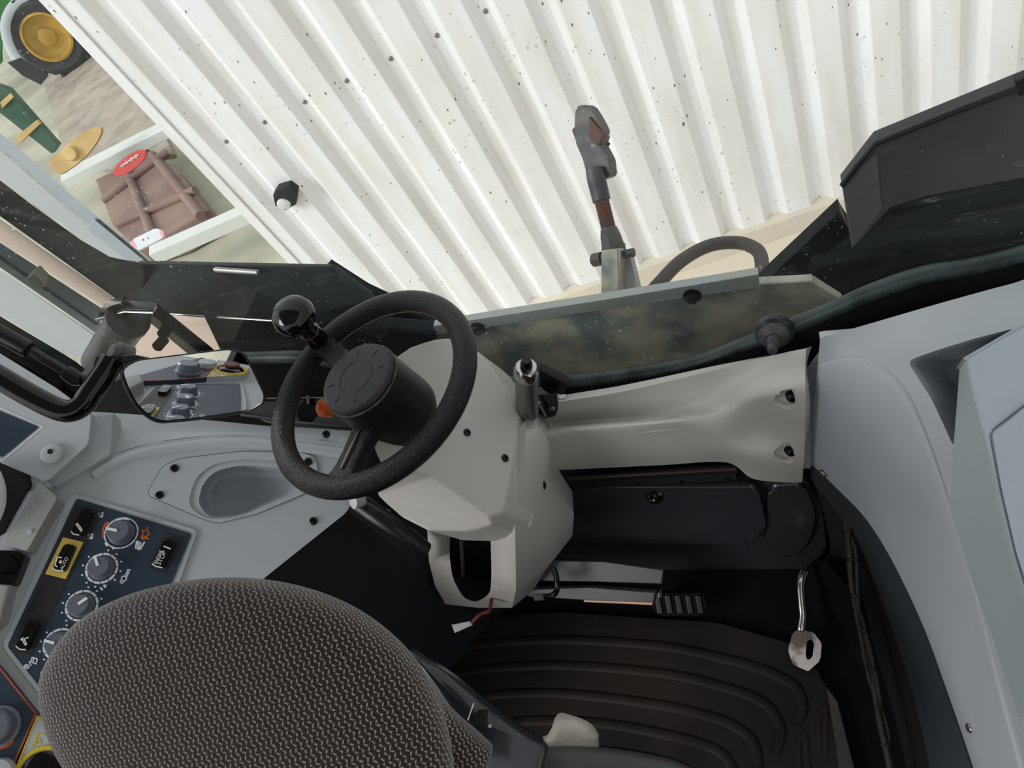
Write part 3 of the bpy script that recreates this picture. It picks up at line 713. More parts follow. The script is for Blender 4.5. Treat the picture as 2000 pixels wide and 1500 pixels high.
# armrest pieces far left
ar = thing('elbow_pad', 'worn pale grey padded elbow strip at the far left edge', 'pad')
slab('pad', [(6, 1062), (76, 940), (112, 972), (52, 1076)], PL.off(.035), .05, 'pad', ar, bevel=.006, r=4)
slab('end_pad', [(-60, 1180), (-20, 1138), (18, 1142), (0, 1215), (-60, 1270)], PL.off(.03), .05, 'pad', ar, bevel=.006)
lathe('button', [(.004, -.002), (.004, .002), (0, .003)], PL.off(.035).hit(59, 1039), PL.n, 'grey', ar, 12)
slab('dark_recess', [(-60, 860), (0, 903), (56, 926), (60, 946), (8, 1040), (-60, 1080)], PL.off(.004), .03, 'black', sd_, bevel=.004)
lv = thing('release_latch', 'shiny black latch piece in the gap between the two armrest pads', 'latch')
slab('cover', [(-20, 1138), (-10, 1074), (36, 1076), (50, 1086), (28, 1142)], PL.off(.02), .03, 'gloss', lv, bevel=.008, r=5)
link('grip', lathe_bm([(.012, -.01), (.015, .004), (.011, .014), (0, .017)], PL.off(.02).hit(18, 1105), PL.n, 20), 'gloss', lv)
wb = pillow('white_fitting', rnd([(-60, 905), (-6, 905), (10, 945), (10, 985), (-8, 1030), (-60, 1060)], 18), PL.off(.045), .03, .02, 'nylon'); tag(wb, 'white rounded plastic fitting cut off by the left edge', 'fitting')
# ================================================================= CONTROL PANEL
cp = thing('control_panel', 'dark blue switch panel with four grey dials and black rocker switches', 'control panel')
plate = [(150, 974), (374, 1043), (330, 1150), (250, 1290), (170, 1420), (92, 1358), (15, 1262)]
bez = [(140, 962), (386, 1036), (345, 1150), (262, 1300), (172, 1436), (84, 1366), (4, 1262)]
slab('bezel', bez, PL.off(.004), .0045, 'grey', cp, bevel=.003, r=10)
slab('face_plate', plate, PL.off(.0052), .006, 'navy', cp, bevel=.0008, r=7)
FP = PL.off(.0052)
strokes('outline', [rnd(plate, 7) + [rnd(plate, 7)[0]]], FP, 2.0, 'trim', cp, h=.0004)
slab('switch_strip', [(150, 982), (200, 1000), (60, 1282), (20, 1268)], FP.off(.0006), .002, 'navyd', cp, bevel=.0003)
def rocker(pts, glyph, extra=None, wp=2.2):
    o = slab('rocker_switch', pts, FP.off(.008), .010, 'gloss', cp, bevel=.0025, r=6)
    sf = Surf(o)
    lo, hi = sf, None
    strokes('symbol', glyph, FP.off(.008), wp, 'white', o, h=.0008)
    return o
rocker([(163, 989), (184, 997), (162, 1046), (137, 1040)], [[(150, 1026), (158, 1037)], [(148, 1025), (151, 1022), (160, 1034), (158, 1038)], [(139, 1038), (143, 1043), (154, 1045)]])
slab('yellow_surround', [(123, 1049), (163, 1059), (128, 1131), (88, 1121)], FP.off(.0009), .002, 'yellow', cp, bevel=.0003)
pto = rocker([(126, 1061), (149, 1066), (126, 1117), (101, 1110)], [[(120, 1089), (112, 1088), (107, 1104), (112, 1107)], [(116, 1097), (119, 1095), (120, 1098), (117, 1100), (116, 1097)], [(102, 1109), (110, 1114), (123, 1115)]])
rocker([(55, 1210), (77, 1215), (53, 1270), (30, 1265)], [[(43, 1248), (49, 1260)], [(46, 1246), (52, 1258), (49, 1260)], [(43, 1246), (41, 1250)], [(50, 1247), (55, 1245)], [(31, 1262), (38, 1268), (50, 1269)]])
slab('stop_well', [(322, 1038), (360, 1050), (322, 1121), (286, 1109)], FP.off(.0007), .002, 'navyd', cp, bevel=.0003)
so_w = rocker([(322, 1051), (345, 1057), (319, 1110), (296, 1102)], [[(320, 1067), (333, 1072)], [(297, 1101), (304, 1106), (317, 1109)]], wp=2.4)
def text(s, px, py, ex, ey, hpx, surf, mat, parent, name='lettering'):
    cu = bpy.data.curves.new(name, 'FONT'); cu.body = s; cu.size = 1; cu.align_x = 'CENTER'; cu.align_y = 'CENTER'
    tmp = bpy.data.objects.new('t', cu); COL.objects.link(tmp); bpy.context.view_layer.update()
    me = bpy.data.meshes.new_from_object(tmp.evaluated_get(bpy.context.evaluated_depsgraph_get()))
    bpy.data.objects.remove(tmp)
    e = V((ex, ey)).normalized(); f_ = V((e.y, -e.x))
    for v in me.vertices:
        x, y = v.co.x * hpx * 1.35, v.co.y * hpx * 1.35
        v.co = surf.hit(px + e.x * x + f_.x * y, py + e.y * x + f_.y * y) + surf.n * .0009
    me.materials.append(MT[mat]); o = bpy.data.objects.new(name, me); COL.objects.link(o)
    if parent: o.parent = parent
    else: ROOTS.append(o)
    return o
text('AUTO', 126, 1101, 8, -17, 7, FP.off(.008), 'white', pto)
text('STOP', 316, 1090, 8, -17, 9, FP.off(.008), 'white', so_w)
text('ENGINE', 309, 1088, 8, -17, 6, FP.off(.008), 'white', so_w)
dials = [((237, 1041), 29, (-.94, -.2), 'half'), ((199, 1110), 28, (-.3, -.95), 'full'), ((160, 1183), 28, (.80, -.55), 'full'), ((117, 1258), 28, (-.95, -.25), 'full')]
for (c_, r_, pd2, kind) in dials:
    q = FP.hit(*c_); tt = proj(q)[2]
    kr = rad(r_, tt) * 1.03
    dr = thing  # noqa
    ring_ = []
    kb = lathe('rotary_knob', [(kr * .80, 0), (kr * .80, .002), (kr * .76, .003), (kr * .70, .017), (kr * .62, .0195), (0, .0195)], q, PL.n, 'knob', cp, 36)
    bm = bmesh.new(); u_, w_, n_ = frame(PL.n)
    segs = 12
    for i in range(segs):
        a0 = 2 * math.pi * (i + .06) / segs; a1 = 2 * math.pi * (i + .94) / segs
        if kind == 'half': a1 = 2 * math.pi * (i + 1) / segs
        thin = kind == 'half' and i > 2
        r1, r2 = kr * (.95 if thin else .88), kr * 1.03
        P_ = [q + (u_ * math.cos(a0 + (a1 - a0) * k_ / 4) + w_ * math.sin(a0 + (a1 - a0) * k_ / 4)) * rr_ for rr_, ks in ((r1, range(5)), (r2, range(4, -1, -1))) for k_ in ks]
        prism_bm([p + n_ * .0008 for p in P_], [p - n_ * .0006 for p in P_], bm=bm)
    link('scale_ring', bm, 'white', cp, smooth=False)
    # pointer on the knob
    tpn = FP.off(.0197)
    ctr = proj(q + PL.n * .0197); d2 = V(pd2).normalized()
    a_ = V((ctr[0], ctr[1])) + d2 * 21; b_ = V((ctr[0], ctr[1])) + d2 * 3
    strokes('pointer', [[tuple(b_), tuple(a_)]], tpn, 5.5, 'white', kb, h=.0012)
    if kind == 'full':
        bm = bmesh.new()
        for i in range(12):
            a0 = 2 * math.pi * (i + .5) / 12
            if 20 < math.degrees(a0) < 70: continue
            p_ = q + (u_ * math.cos(a0) + w_ * math.sin(a0)) * kr * 1.22
            box_bm(p_, u_, w_, n_, kr * .1, kr * .13, .0014, bm=bm)
        link('scale_marks', bm, 'white', cp, smooth=False)
# printed symbols
strokes('orange_scale', [arc(238, 1041, 37, 37, 165, 205, 6), [(204, 1027), (207, 1022), (211, 1026), (208, 1031), (204, 1027)], [(209, 1024), (211, 1020)]], FP, 3.2, 'orprint', cp)
strokes('tractor_symbol', [arc(284, 1042, 6, 6, 0, 360, 10), [(277, 1036), (288, 1036), (292, 1044)], [(278, 1050), (290, 1052)], arc(279, 1050, 3, 3, 0, 360, 8), [(287, 1033), (289, 1029)]], FP, 2.4, 'orprint', cp)
strokes('tank_symbol', [[(267, 1057), (265, 1070), (271, 1073), (275, 1061), (267, 1057)], [(269, 1060), (270, 1070)], [(282, 1059), (274, 1073)]], FP, 3.0, 'white', cp)
strokes('tractor_symbol', [arc(242, 1130, 5, 5, 0, 360, 10), arc(238, 1136, 3, 3, 0, 360, 8), [(245, 1124), (250, 1112)], [(248, 1126), (253, 1114)], [(249, 1112), (254, 1113)], [(247, 1118), (252, 1119)]], FP, 2.2, 'white', cp)
for px, py in ((197, 1006), (177, 1048)): strokes('window_symbol', [[(px - 5, py - 3), (px + 4, py - 5), (px + 3, py + 4), (px - 4, py + 3), (px - 5, py - 3)], [(px - 3, py), (px + 2, py + 2)]], FP, 2.2, 'white', cp)
strokes('scale_figures', [[(206, 1061), (209, 1066)], [(219, 1068), (222, 1072)], [(196, 1148), (200, 1152)], [(203, 1143), (205, 1147)]], FP, 4, 'white', cp)
strokes('book_symbol', [[(60, 1292), (63, 1284), (73, 1287), (70, 1297), (60, 1292)], [(66, 1286), (64, 1295)], arc(52, 1302, 5, 4, 0, 360, 8), [(47, 1301), (57, 1303)], [(57, 1292), (61, 1300)]], FP, 2.2, 'white', cp)
strokes('wiper_symbol', [[(80, 1316), (90, 1306), (93, 1311), (88, 1319), (80, 1316)], [(80, 1313), (86, 1312)]], FP, 2.4, 'white', cp)
# second panel, bottom left
p2 = thing('drive_panel', 'dark blue panel edged in orange red at the bottom left corner', 'control panel')
Q2 = PL.off(.012)
po2 = [(-80, 1230), (0, 1304), (72, 1394), (22, 1506), (-10, 1580), (-80, 1600)]
slab('plate', po2, Q2, .014, 'navy', p2, bevel=.001)
strokes('outline', [[(-80, 1232), (0, 1306), (70, 1394), (20, 1506)]], Q2, 3.6, 'orline', p2)
q = Q2.hit(-2, 1420); kb = lathe('rotary_knob', [(.030, 0), (.030, .002), (.026, .004), (.024, .02), (.021, .023), (0, .023)], q, PL.n, 'knob', p2)
strokes('white_arc', [arc(2, 1420, 33, 26, -90, 0, 10)], Q2, 9, 'white', p2)
strokes('orange_arc', [arc(-4, 1420, 36, 40, 40, 100, 8)], Q2, 8, 'orange', p2)
lathe('dial_cap', [(.022, 0), (.020, .012), (0, .014)], Q2.hit(0, 1512), PL.n, 'grey', p2)
p3 = thing('power_takeoff_panel', 'grey panel outlined in yellow with a yellow ringed hole, bottom left', 'control panel')
po3 = [(72, 1397), (140, 1482), (142, 1502), (100, 1600), (-20, 1600), (30, 1500)]
slab('plate', po3, Q2.off(.001), .014, 'grey', p3, bevel=.001, r=6)
strokes('outline', [[(28, 1508), (73, 1398), (139, 1482), (142, 1500), (130, 1530)]], Q2.off(.001), 2.6, 'ylw', p3)
strokes('shaft_symbol', [[(87, 1436), (74, 1432), (62, 1458), (73, 1461)], arc(75, 1448, 5, 5, 0, 360, 10)], Q2.off(.001), 2.4, 'ylw', p3)
q = Q2.off(.001).hit(82, 1512)
lathe('yellow_ring', [(.038, -.002), (.038, .002), (.033, .003), (.032, -.002)], q, PL.n, 'ylw', p3)
lathe('dark_cap', [(.031, -.002), (.031, .001), (.022, .006), (0, .008)], q, PL.n, 'gloss', p3)
lathe('red_button', [(.018, .004), (.018, .012), (0, .014)], q - V((0, .01, 0)), PL.n, plastic('dull_red', '5c2a24', .5), p3)
# ================================================================= STEERING WHEEL
sw = thing('steering_wheel', 'black grained steering wheel with a glossy spinner knob', 'steering wheel')
tilt = math.radians(17)
WA = V((.0123, -.062, 1)).normalized()
WC = T(723, 758, 1.12); R0 = .1698
wu, ww, _ = frame(WA, V((0, 1, 0)))
def wpnt(a, r=R0, h=0): return WC + (wu * math.cos(a) + ww * math.sin(a)) * r + WA * h
def ang_at(px, py, r=R0): return min((i * math.pi / 180 for i in range(360)), key=lambda a: (proj(wpnt(a, r))[0] - px) ** 2 + (proj(wpnt(a, r))[1] - py) ** 2)
bm = bmesh.new(); sides = 20; nseg = 96; rg = []
for i in range(nseg):
    a = 2 * math.pi * i / nseg; d = wpnt(a, 1) - WC
    rg.append([bm.verts.new(wpnt(a) + (d * math.cos(2 * math.pi * k / sides) + WA * math.sin(2 * math.pi * k / sides)) * .0185) for k in range(sides)])
for i in range(nseg):
    for k in range(sides): bm.faces.new((rg[i][k], rg[(i + 1) % nseg][k], rg[(i + 1) % nseg][(k + 1) % sides], rg[i][(k + 1) % sides]))
link('rim', bm, 'wheel', sw)
aK = ang_at(648, 690); aS = ang_at(665, 905)
CAPC = T(699, 738, 1.05)
HB = T(782, 808, 1.15)
HA = (CAPC - HB).normalized(); HA = (HA * .45 + WA * .55).normalized()
hl = (CAPC - HB).length
# hub: shaved cone from column to cap
bm = bmesh.new(); u_, w_, n_ = frame(WA, V((0, 1, 0))); rings = []
for f_, r_ in ((-.12, .060), (0, .066), (.12, .0665), (.45, .064), (.80, .0625), (.92, .062), (.95, .061)):
    c_ = HB.lerp(CAPC, f_); rings.append([bm.verts.new(c_ + (u_ * math.cos(2 * math.pi * k / 48) + w_ * math.sin(2 * math.pi * k / 48)) * r_) for k in range(48)])
for a_, b_ in zip(rings, rings[1:]):
    for k in range(48): bm.faces.new((a_[k], a_[(k + 1) % 48], b_[(k + 1) % 48], b_[k]))
bm.faces.new(rings[0][::-1]); bm.faces.new(rings[-1])
link('hub', bm, 'hub', sw)
hc = lathe('hub_cap', [(.0605, -.006), (.061, -.001), (.059, .003), (.055, .0045), (.030, .005), (.0292, .004), (.0278, .004), (.027, .005), (0, .0046)], CAPC, WA, 'cap', sw, 56, 25)
lathe('worn_ring', [(.0618, -.009), (.0628, -.0075), (.0618, -.006)], CAPC, WA, plastic('worn_edge', '4a4747', .45, .6, 300, col2='1c1b1c', vscale=60), sw, 56)
CP = Pl(CAPC + WA * .0046, WA); bm = bmesh.new()
for i in range(8):
    a_ = math.pi * 2 * (i + .3) / 8; d_ = u_ * math.cos(a_) + w_ * math.sin(a_)
    box_bm(CAPC + d_ * .043 + WA * .0049, d_, d_.cross(WA), WA, .011, .0011, .0012, bm=bm)
link('tick_marks', bm, 'black', hc, smooth=False)
def spoke(a, w0, groove):
    e = wpnt(a, R0 - .008); s_ = HB.lerp(CAPC, .45); s_ = s_ + (e - s_).normalized() * .045
    d = (e - s_).normalized(); side = d.cross(WA).normalized(); up = side.cross(d)
    pts = [s_ + (e - s_) * t for t in (0, .25, .55, .8, 1)]; wd = (w0 * 1.15, w0 * .95, w0 * .85, w0 * .9, w0 * 1.2)
    bm = bmesh.new(); rg = []
    for p, wi in zip(pts, wd): rg.append([bm.verts.new(p + side * wi * math.copysign(abs(math.cos(q_)) ** .6, math.cos(q_)) + up * .014 * math.copysign(abs(math.sin(q_)) ** .6, math.sin(q_))) for q_ in [2 * math.pi * k / 16 for k in range(16)]])
    for x, y in zip(rg, rg[1:]):
        for k in range(16): bm.faces.new((x[k], x[(k + 1) % 16], y[(k + 1) % 16], y[k]))
    bm.faces.new(rg[0][::-1]); bm.faces.new(rg[-1])
    o = link('spoke', bm, 'wheel', sw, angle=60)
    if groove:
        g_ = [s_ + d * t * (e - s_).length + up * .0142 for t in (.2, .5, .85)]
        link('groove', tube_bm(g_, [.003, .004, .003], 10, flat=.4, hint=up), 'black', o)
spoke(aK, .021, False); spoke(aS, .024, True)
kb = wpnt(aK, R0, .012); kt = T(575, 619, proj(kb)[2] - .085); kd = (kt - kb).normalized(); kl = (kt - kb).length
ob2 = lathe('spinner_knob', [(.0, -.022), (.016, -.024), (.026, -.018), (.034, -.006), (.0355, .003), (.033, .013), (.026, .0215), (.015, .0265), (0, .028)], kt, kd, 'gloss', sw, 48, 80)
lathe('knob_stem', [(.020, -.004), (.0185, .012), (.0165, kl * .5), (.0135, kl * .55), (.012, kl - .02)], kb, kd, 'gloss', sw, 32)
lathe('stem_ring', [(.0172, kl * .42), (.0176, kl * .43), (.0172, kl * .44)], kb, kd, 'steel', sw, 32)
# ================================================================= STEERING COLUMN
sc = thing('steering_column', 'pale grey two piece steering column housing with an open slot', 'steering column')
def ring_loft(name, rings, mat, parent, lv=2, cap=True):
    bm = bmesh.new(); rg = [[bm.verts.new(p) for p in r] for r in rings]; n = len(rings[0])
    for a_, b_ in zip(rg, rg[1:]):
        for k in range(n): bm.faces.new((a_[k], a_[(k + 1) % n], b_[(k + 1) % n], b_[k]))
    if cap: bm.faces.new(rg[0][::-1]); bm.faces.new(rg[-1])
    return link(name, bm, mat, parent, angle=50)
# upper hood: a flat sloping face, a crease, and a front face towards the seat
SPL = Pl(T(870, 662, 1.235), (T(1012, 800, 1.262) - T(870, 662, 1.235)).cross(T(984, 988, 1.165) - T(870, 662, 1.235)))
if SPL.n.dot(ray(900, 850)) > 0: SPL.n = -SPL.n
so_pts = cr([V(p) for p in ((742, 905), (722, 850), (728, 770), (775, 694), (825, 668), (870, 659), (905, 668), (940, 694), (980, 746), (1008, 784))], 2) + [V((1014, 800)), V((1013, 840)), V((1000, 915)), V((986, 986)), V((978, 1002))]
fo_pts = [V(p) for p in ((962, 1024), (935, 1034), (905, 1038), (835, 1036), (784, 1010), (752, 982), (735, 965))]
S3 = [SPL.hit(p.x, p.y) for p in so_pts]
F3 = [T(p.x, p.y, t) for p, t in zip(fo_pts, (1.160, 1.163, 1.165, 1.172, 1.19, 1.20, 1.205))]
c1 = SPL.hit(842, 930); c2 = SPL.hit(956, 1010); H0 = SPL.hit(800, 815)
bm = bmesh.new()
vs = [bm.verts.new(p) for p in S3]; vf = [bm.verts.new(p) for p in F3]; v1, v2, vh = bm.verts.new(c1), bm.verts.new(c2), bm.verts.new(H0)
ring = vs + vf
for x, y in zip(vs, vs[1:]): bm.faces.new((vh, x, y))
bm.faces.new((vh, vs[-1], v2, v1)); bm.faces.new((vh, v1, vs[0]))
bm.faces.new((v2, vs[-1], vf[0])); bm.faces.new([v1, v2] + vf); bm.faces.new((v1, vf[-1], vs[0]))
lowr = [[bm.verts.new(v.co + V((0, .03, -.11)) * k_) for v in ring] for k_ in (.2, 1)]
for A1, B1 in ((ring, lowr[0]), (lowr[0], lowr[1])):
    for k in range(len(ring)): bm.faces.new((A1[k], A1[(k + 1) % len(ring)], B1[(k + 1) % len(ring)], B1[k]))
bm.faces.new(lowr[1][::-1]); bmesh.ops.recalc_face_normals(bm, faces=bm.faces)
es = [e for e in bm.edges if e.calc_face_angle(0) > .22]
bmesh.ops.bevel(bm, geom=es, offset=.012, segments=4, affect='EDGES', profile=.5, clamp_overlap=True)
uc = link('upper_cover', bm, 'grey_warm', sc, angle=45)
UC = Surf(uc)
for p in ((986, 895), (912, 845)):
    if UC.hit(*p): screw(p[0], p[1], UC, 8, sc)
# lower housing
A_ = lambda px, py, y: Yp(y).hit(px, py)
front = [A_(833, 960, .56), A_(833, 980, .53), A_(833, 1000, .49), A_(833, 1020, .48), A_(835, 1045, .474), A_(838, 1098, .463), A_(850, 1145, .450), A_(870, 1180, .44)]
frontR = [A_(1026, 826, .635), A_(1027, 860, .605), A_(1019, 920, .555), A_(1010, 980, .505), A_(1006, 1030, .472), A_(1007, 1085, .455), A_(1008, 1150, .444), A_(1000, 1187, .44)]
sideR = [A_(1018, 803, .685), A_(1064, 846, .66), A_(1077, 880, .645), A_(1076, 921, .63), A_(1094, 960, .62), A_(1121, 1003, .60), A_(1118, 1046, .57), A_(1062, 1120, .53)]
backR = [p + V((-.01, .05, 0)) for p in sideR]
backL = [p + V((0, .16, 0)) for p in front]
bm = bmesh.new(); cols = []
for r_ in (backL, front, [a_.lerp(b_, .5) + V((0, -.004, 0)) for a_, b_ in zip(front, frontR)], frontR, [a_.lerp(b_, .5) + V((.012, 0, 0)) for a_, b_ in zip(frontR, sideR)], sideR, backR):
    cols.append([bm.verts.new(p) for p in r_])
n_c = len(cols)
for i in range(n_c):
    a_, b_ = cols[i], cols[(i + 1) % n_c]
    for k in range(7): bm.faces.new((a_[k], b_[k], b_[k + 1], a_[k + 1]))
bm.faces.new([c_[0] for c_ in cols]); bm.faces.new([c_[-1] for c_ in cols][::-1])
es = [e for e in bm.edges if e.calc_face_angle(0) > .35]
bmesh.ops.bevel(bm, geom=es, offset=.010, segments=3, affect='EDGES', profile=.5, clamp_overlap=True)
lo_ = link('lower_cover', bm, 'grey_warm', sc, angle=40)
slot = rnd([(879, 1000), (957, 1000), (960, 1120), (958, 1160), (930, 1177), (905, 1168), (884, 1130), (878, 1090)], 14, 4)
FR = Pl(front[4], (front[5] - front[3]).cross(frontR[4] - front[4]))
if FR.n.dot(ray(900, 1100)) > 0: FR.n = -FR.n
cut(lo_, prism_bm([FR.off(.05).hit(*p) for p in slot], [FR.off(-.09).hit(*p) for p in slot]))
link('slot_liner', prism_bm([FR.off(-.085).hit(*p) for p in rnd([(872, 1000), (965, 1000), (966, 1180), (876, 1180)], 5)], [FR.off(-.10).hit(*p) for p in rnd([(872, 1000), (965, 1000), (966, 1180), (876, 1180)], 5)]), 'black', sc)
slab('slot_rail', [(896, 1042), (900, 1042), (906, 1128), (901, 1128)], FR.off(-.04), .01, 'steel', sc, bevel=.0)
LS = Surf(lo_)
for p in ((1062, 948),): screw(p[0], p[1], LS, 8, sc)
# fold-down neck seen between the two covers
st_ = thing('column_stalk', 'dark stalk and bracket under the left side of the steering column', 'lever')
tube('stalk', [T(700, 985, 1.28), T(730, 1005, 1.27), T(775, 1035, 1.25), T(830, 1075, 1.28)], [.016, .018, .018, .016], 'black', st_, 14)
lathe('grey_tip', [(.0, -.014), (.012, -.012), (.013, .008), (0, .012)], T(697, 978, 1.25), (-.3, -.5, .6), 'grey_warm', st_, 20)
slab('bracket', [(720, 1000), (760, 1010), (840, 1090), (836, 1140), (790, 1060)], Yp(.56), .02, 'mould', st_, bevel=.004)
# ================================================================= MIRROR, RAIL, STRUT
mi = thing('mirror', 'wide rear view mirror with a black rim, clamped left of the wheel', 'mirror')
MO = [(231, 722), (262, 703), (400, 686), (452, 680), (478, 688), (494, 716), (521, 772), (518, 789), (488, 806), (380, 822), (312, 828), (290, 820), (262, 795), (242, 757)]
mc = T(375, 755, 1.16)
tgt = PL.off(.03).hit(130, 1230)
dm = (tgt - mc).normalized(); vin = (mc - CAM).normalized()
MN = (dm - vin).normalized()
MP = Pl(mc, MN)
mo = rnd(MO, 18, 4)
cen = V((378, 755))
def shr(pts, k): return [tuple(cen + (V(p) - cen) * k) for p in pts]
bm = bmesh.new(); rgs = []
for kf, h in ((.955, .0008), (.965, .004), (.99, .004), (1.0, .0), (1.0, -.008), (.93, -.022), (.6, -.028)):
    rgs.append([bm.verts.new(MP.off(h).hit(*p)) for p in shr(mo, kf)])
for a_, b_ in zip(rgs, rgs[1:]):
    for k in range(len(mo)): bm.faces.new((a_[k], a_[(k + 1) % len(mo)], b_[(k + 1) % len(mo)], b_[k]))
bm.faces.new(rgs[-1]); bm.faces.new(rgs[0][::-1])
link('housing', bm, 'black', mi, angle=45)
link('glass', prism_bm([MP.off(.0014).hit(*p) for p in shr(mo, .957)], [MP.off(.0002).hit(*p) for p in shr(mo, .957)]), 'mirror', mi, smooth=False)
cb = T(207, 722, 1.19)
slab('clamp', [(188, 696), (240, 694), (248, 706), (232, 730), (216, 756), (182, 716)], Pl(cb, ray(207, 722) * -1), .05, 'black', mi, bevel=.006, r=3)
slab('clamp_bracket', [(240, 694), (262, 692), (300, 700), (268, 712), (240, 722)], Pl(T(250, 708, 1.165), ray(207, 722) * -1), .02, 'black', mi, bevel=.004)
lathe('pivot', [(.022, -.02), (.022, .004), (.015, .012), (0, .014)], T(230, 692, 1.215), (-.2, -.2, .9), 'darkiron', mi, 20)
gr = thing('grab_rail', 'bent black tube rail carrying the mirror clamp', 'rail')
tube('tube', cr([T(-330, 540, 1.09), T(-90, 686, 1.12), T(0, 738, 1.13), T(60, 773, 1.14), T(112, 799, 1.15), T(140, 802, 1.155), T(163, 789, 1.16), T(180, 764, 1.165), T(205, 728, 1.175), T(222, 700, 1.18)], 8), .0185, 'gloss', gr, 18)
gs = thing('gas_strut', 'black gas strut beside the left edge of the rear window', 'strut')
c1 = T(-240, 516, 1.25); c2 = T(58, 684, 1.3); c3 = T(138, 732, 1.31); c4 = T(162, 742, 1.315)
tube('cylinder', [c1, c1.lerp(c2, .5), c2 - (c2 - c1).normalized() * .004, c2], [.0165, .0165, .0165, .013], 'black', gs, 18)
tube('rod', [c2, c3], .0085, 'black', gs, 14)
tube('end_joint', [T(128, 726, 1.31), T(134, 730, 1.31), T(150, 740, 1.315), c4], [.013, .0145, .0145, .011], 'black', gs, 16)
lathe('ball_stud', [(.012, -.03), (.012, .012), (.007, .016), (0, .016)], T(172, 735, 1.325), (.2, -.9, .3), 'darkiron', gs, 16)
slab('bracket', [(-330, 480), (0, 674), (96, 724), (128, 730), (120, 752), (104, 768), (98, 756), (92, 735), (0, 688), (-330, 498)], Pl(T(60, 715, 1.33), (.3, -.8, .5)), .012, 'matte', gs, bevel=.003)
# ================================================================= FASCIA BEAM
fb = thing('dash_beam', 'pale grey moulded beam between the steering column and the right console', 'fascia')
def fr_row(pts): return [Yp(y).hit(px, py) for px, py, y in pts]
rows = [fr_row([(1040, 795, .735), (1105, 783, .735), (1200, 768, .735), (1300, 746, .735), (1400, 722, .732), (1490, 699, .728), (1545, 686, .725), (1574, 681, .72)]),
        fr_row([(1042, 812, .728), (1106, 803, .728), (1202, 793, .726), (1300, 777, .722), (1400, 752, .718), (1488, 733, .708), (1545, 722, .70), (1573, 717, .70)]),
        fr_row([(1044, 833, .722), (1106, 829, .722), (1200, 821, .712), (1300, 812, .700), (1395, 792, .695), (1480, 772, .678), (1540, 760, .668), (1573, 752, .667)]),
        fr_row([(1046, 843, .675), (1106, 838, .672), (1200, 830, .664), (1300, 822, .655), (1395, 812, .672), (1478, 802, .674), (1540, 800, .660), (1573, 798, .652)]),
        fr_row([(1052, 868, .662), (1108, 862, .660), (1200, 855, .654), (1300, 848, .650), (1395, 845, .655), (1476, 848, .670), (1540, 850, .656), (1572, 850, .647)]),
        fr_row([(1062, 900, .660), (1110, 896, .658), (1200, 891, .655), (1300, 886, .653), (1400, 880, .650), (1475, 892, .643), (1538, 905, .640), (1570, 905, .642)]),
        fr_row([(1066, 919, .668), (1112, 917, .668), (1200, 913, .667), (1300, 908, .666), (1418, 903, .664), (1468, 934, .655), (1528, 942, .652), (1566, 942, .652)])]
bb = patch('body', rows, 'grey_warm', fb, .02, 6, 5)
FS = Surf(bb)
for px, py, rx_ in ((1543, 780, 12), (1542, 886, 12)):
    pts = [(px - 34, py + 4), (px - 14, py - 14), (px + 4, py - 18), (px + 11, py + 4), (px + 2, py + 16), (px - 16, py + 14)]
    n_ = FS.nrm(px - 10, py); c_ = FS.hit(px - 6, py)
    pts = rnd(pts, 8, 3)
    cut(bb, prism_bm([FS.off(.02).hit(*p) for p in pts], [FS.hit(*p) - n_ * .012 for p in pts]))
    link('screw_recess', prism_bm([FS.hit(*p) - n_ * .010 for p in pts], [FS.hit(*p) - n_ * .018 for p in pts]), 'grey_warm', fb)
    q = FS.hit(px, py) - n_ * .008
    lathe('screw', [(.0085, -.004), (.0085, .006), (.006, .010), (.003, .010), (.0028, .005), (0, .005)], q, n_ + V((.5, 0, 0)), 'screw', fb, 18)
slab('end_step', [(1010, 790), (1104, 778), (1108, 830), (1046, 838), (1052, 842), (1010, 850)], Yp(.74), .012, 'grey_warm', fb, bevel=.004)
# latch at the left end of the beam
lt2 = thing('window_latch', 'worn metal latch cylinder on a black bracket behind the steering column', 'latch')
l1 = Yp(.67).hit(1028, 716); l2 = Yp(.67).hit(1030, 806)
ldir = (l2 - l1).normalized()
tube('cylinder', [l1 + ldir * .028, l1 + (l2 - l1) * .5, l2], [.0195, .0205, .0205], 'steel', lt2, 24)
tube('collar', [l1 + ldir * .0, l1 + ldir * .006, l1 + ldir * .02, l1 + ldir * .028], [.017, .0215, .0215, .019], 'chrome', lt2, 24)
tube('button', [l1 - ldir * .018, l1 - ldir * .010, l1 + ldir * .004], [.007, .010, .011], 'gloss', lt2, 18)
slab('bracket_plate', [(1050, 772), (1088, 770), (1090, 800), (1084, 814), (1048, 820)], Yp(.700), .02, 'gloss', lt2, bevel=.004, r=4)
slab('bracket_arm', [(1052, 722), (1110, 752), (1100, 770), (1054, 776)], Yp(.72), .02, 'black', lt2, bevel=.003)
tube('spring_pin', [Yp(.69).hit(1052, 786), Yp(.69).hit(1066, 812)], .0028, 'steel', lt2, 8)
screw(1079, 797, Yp(.699), 6, lt2, mat='steel')
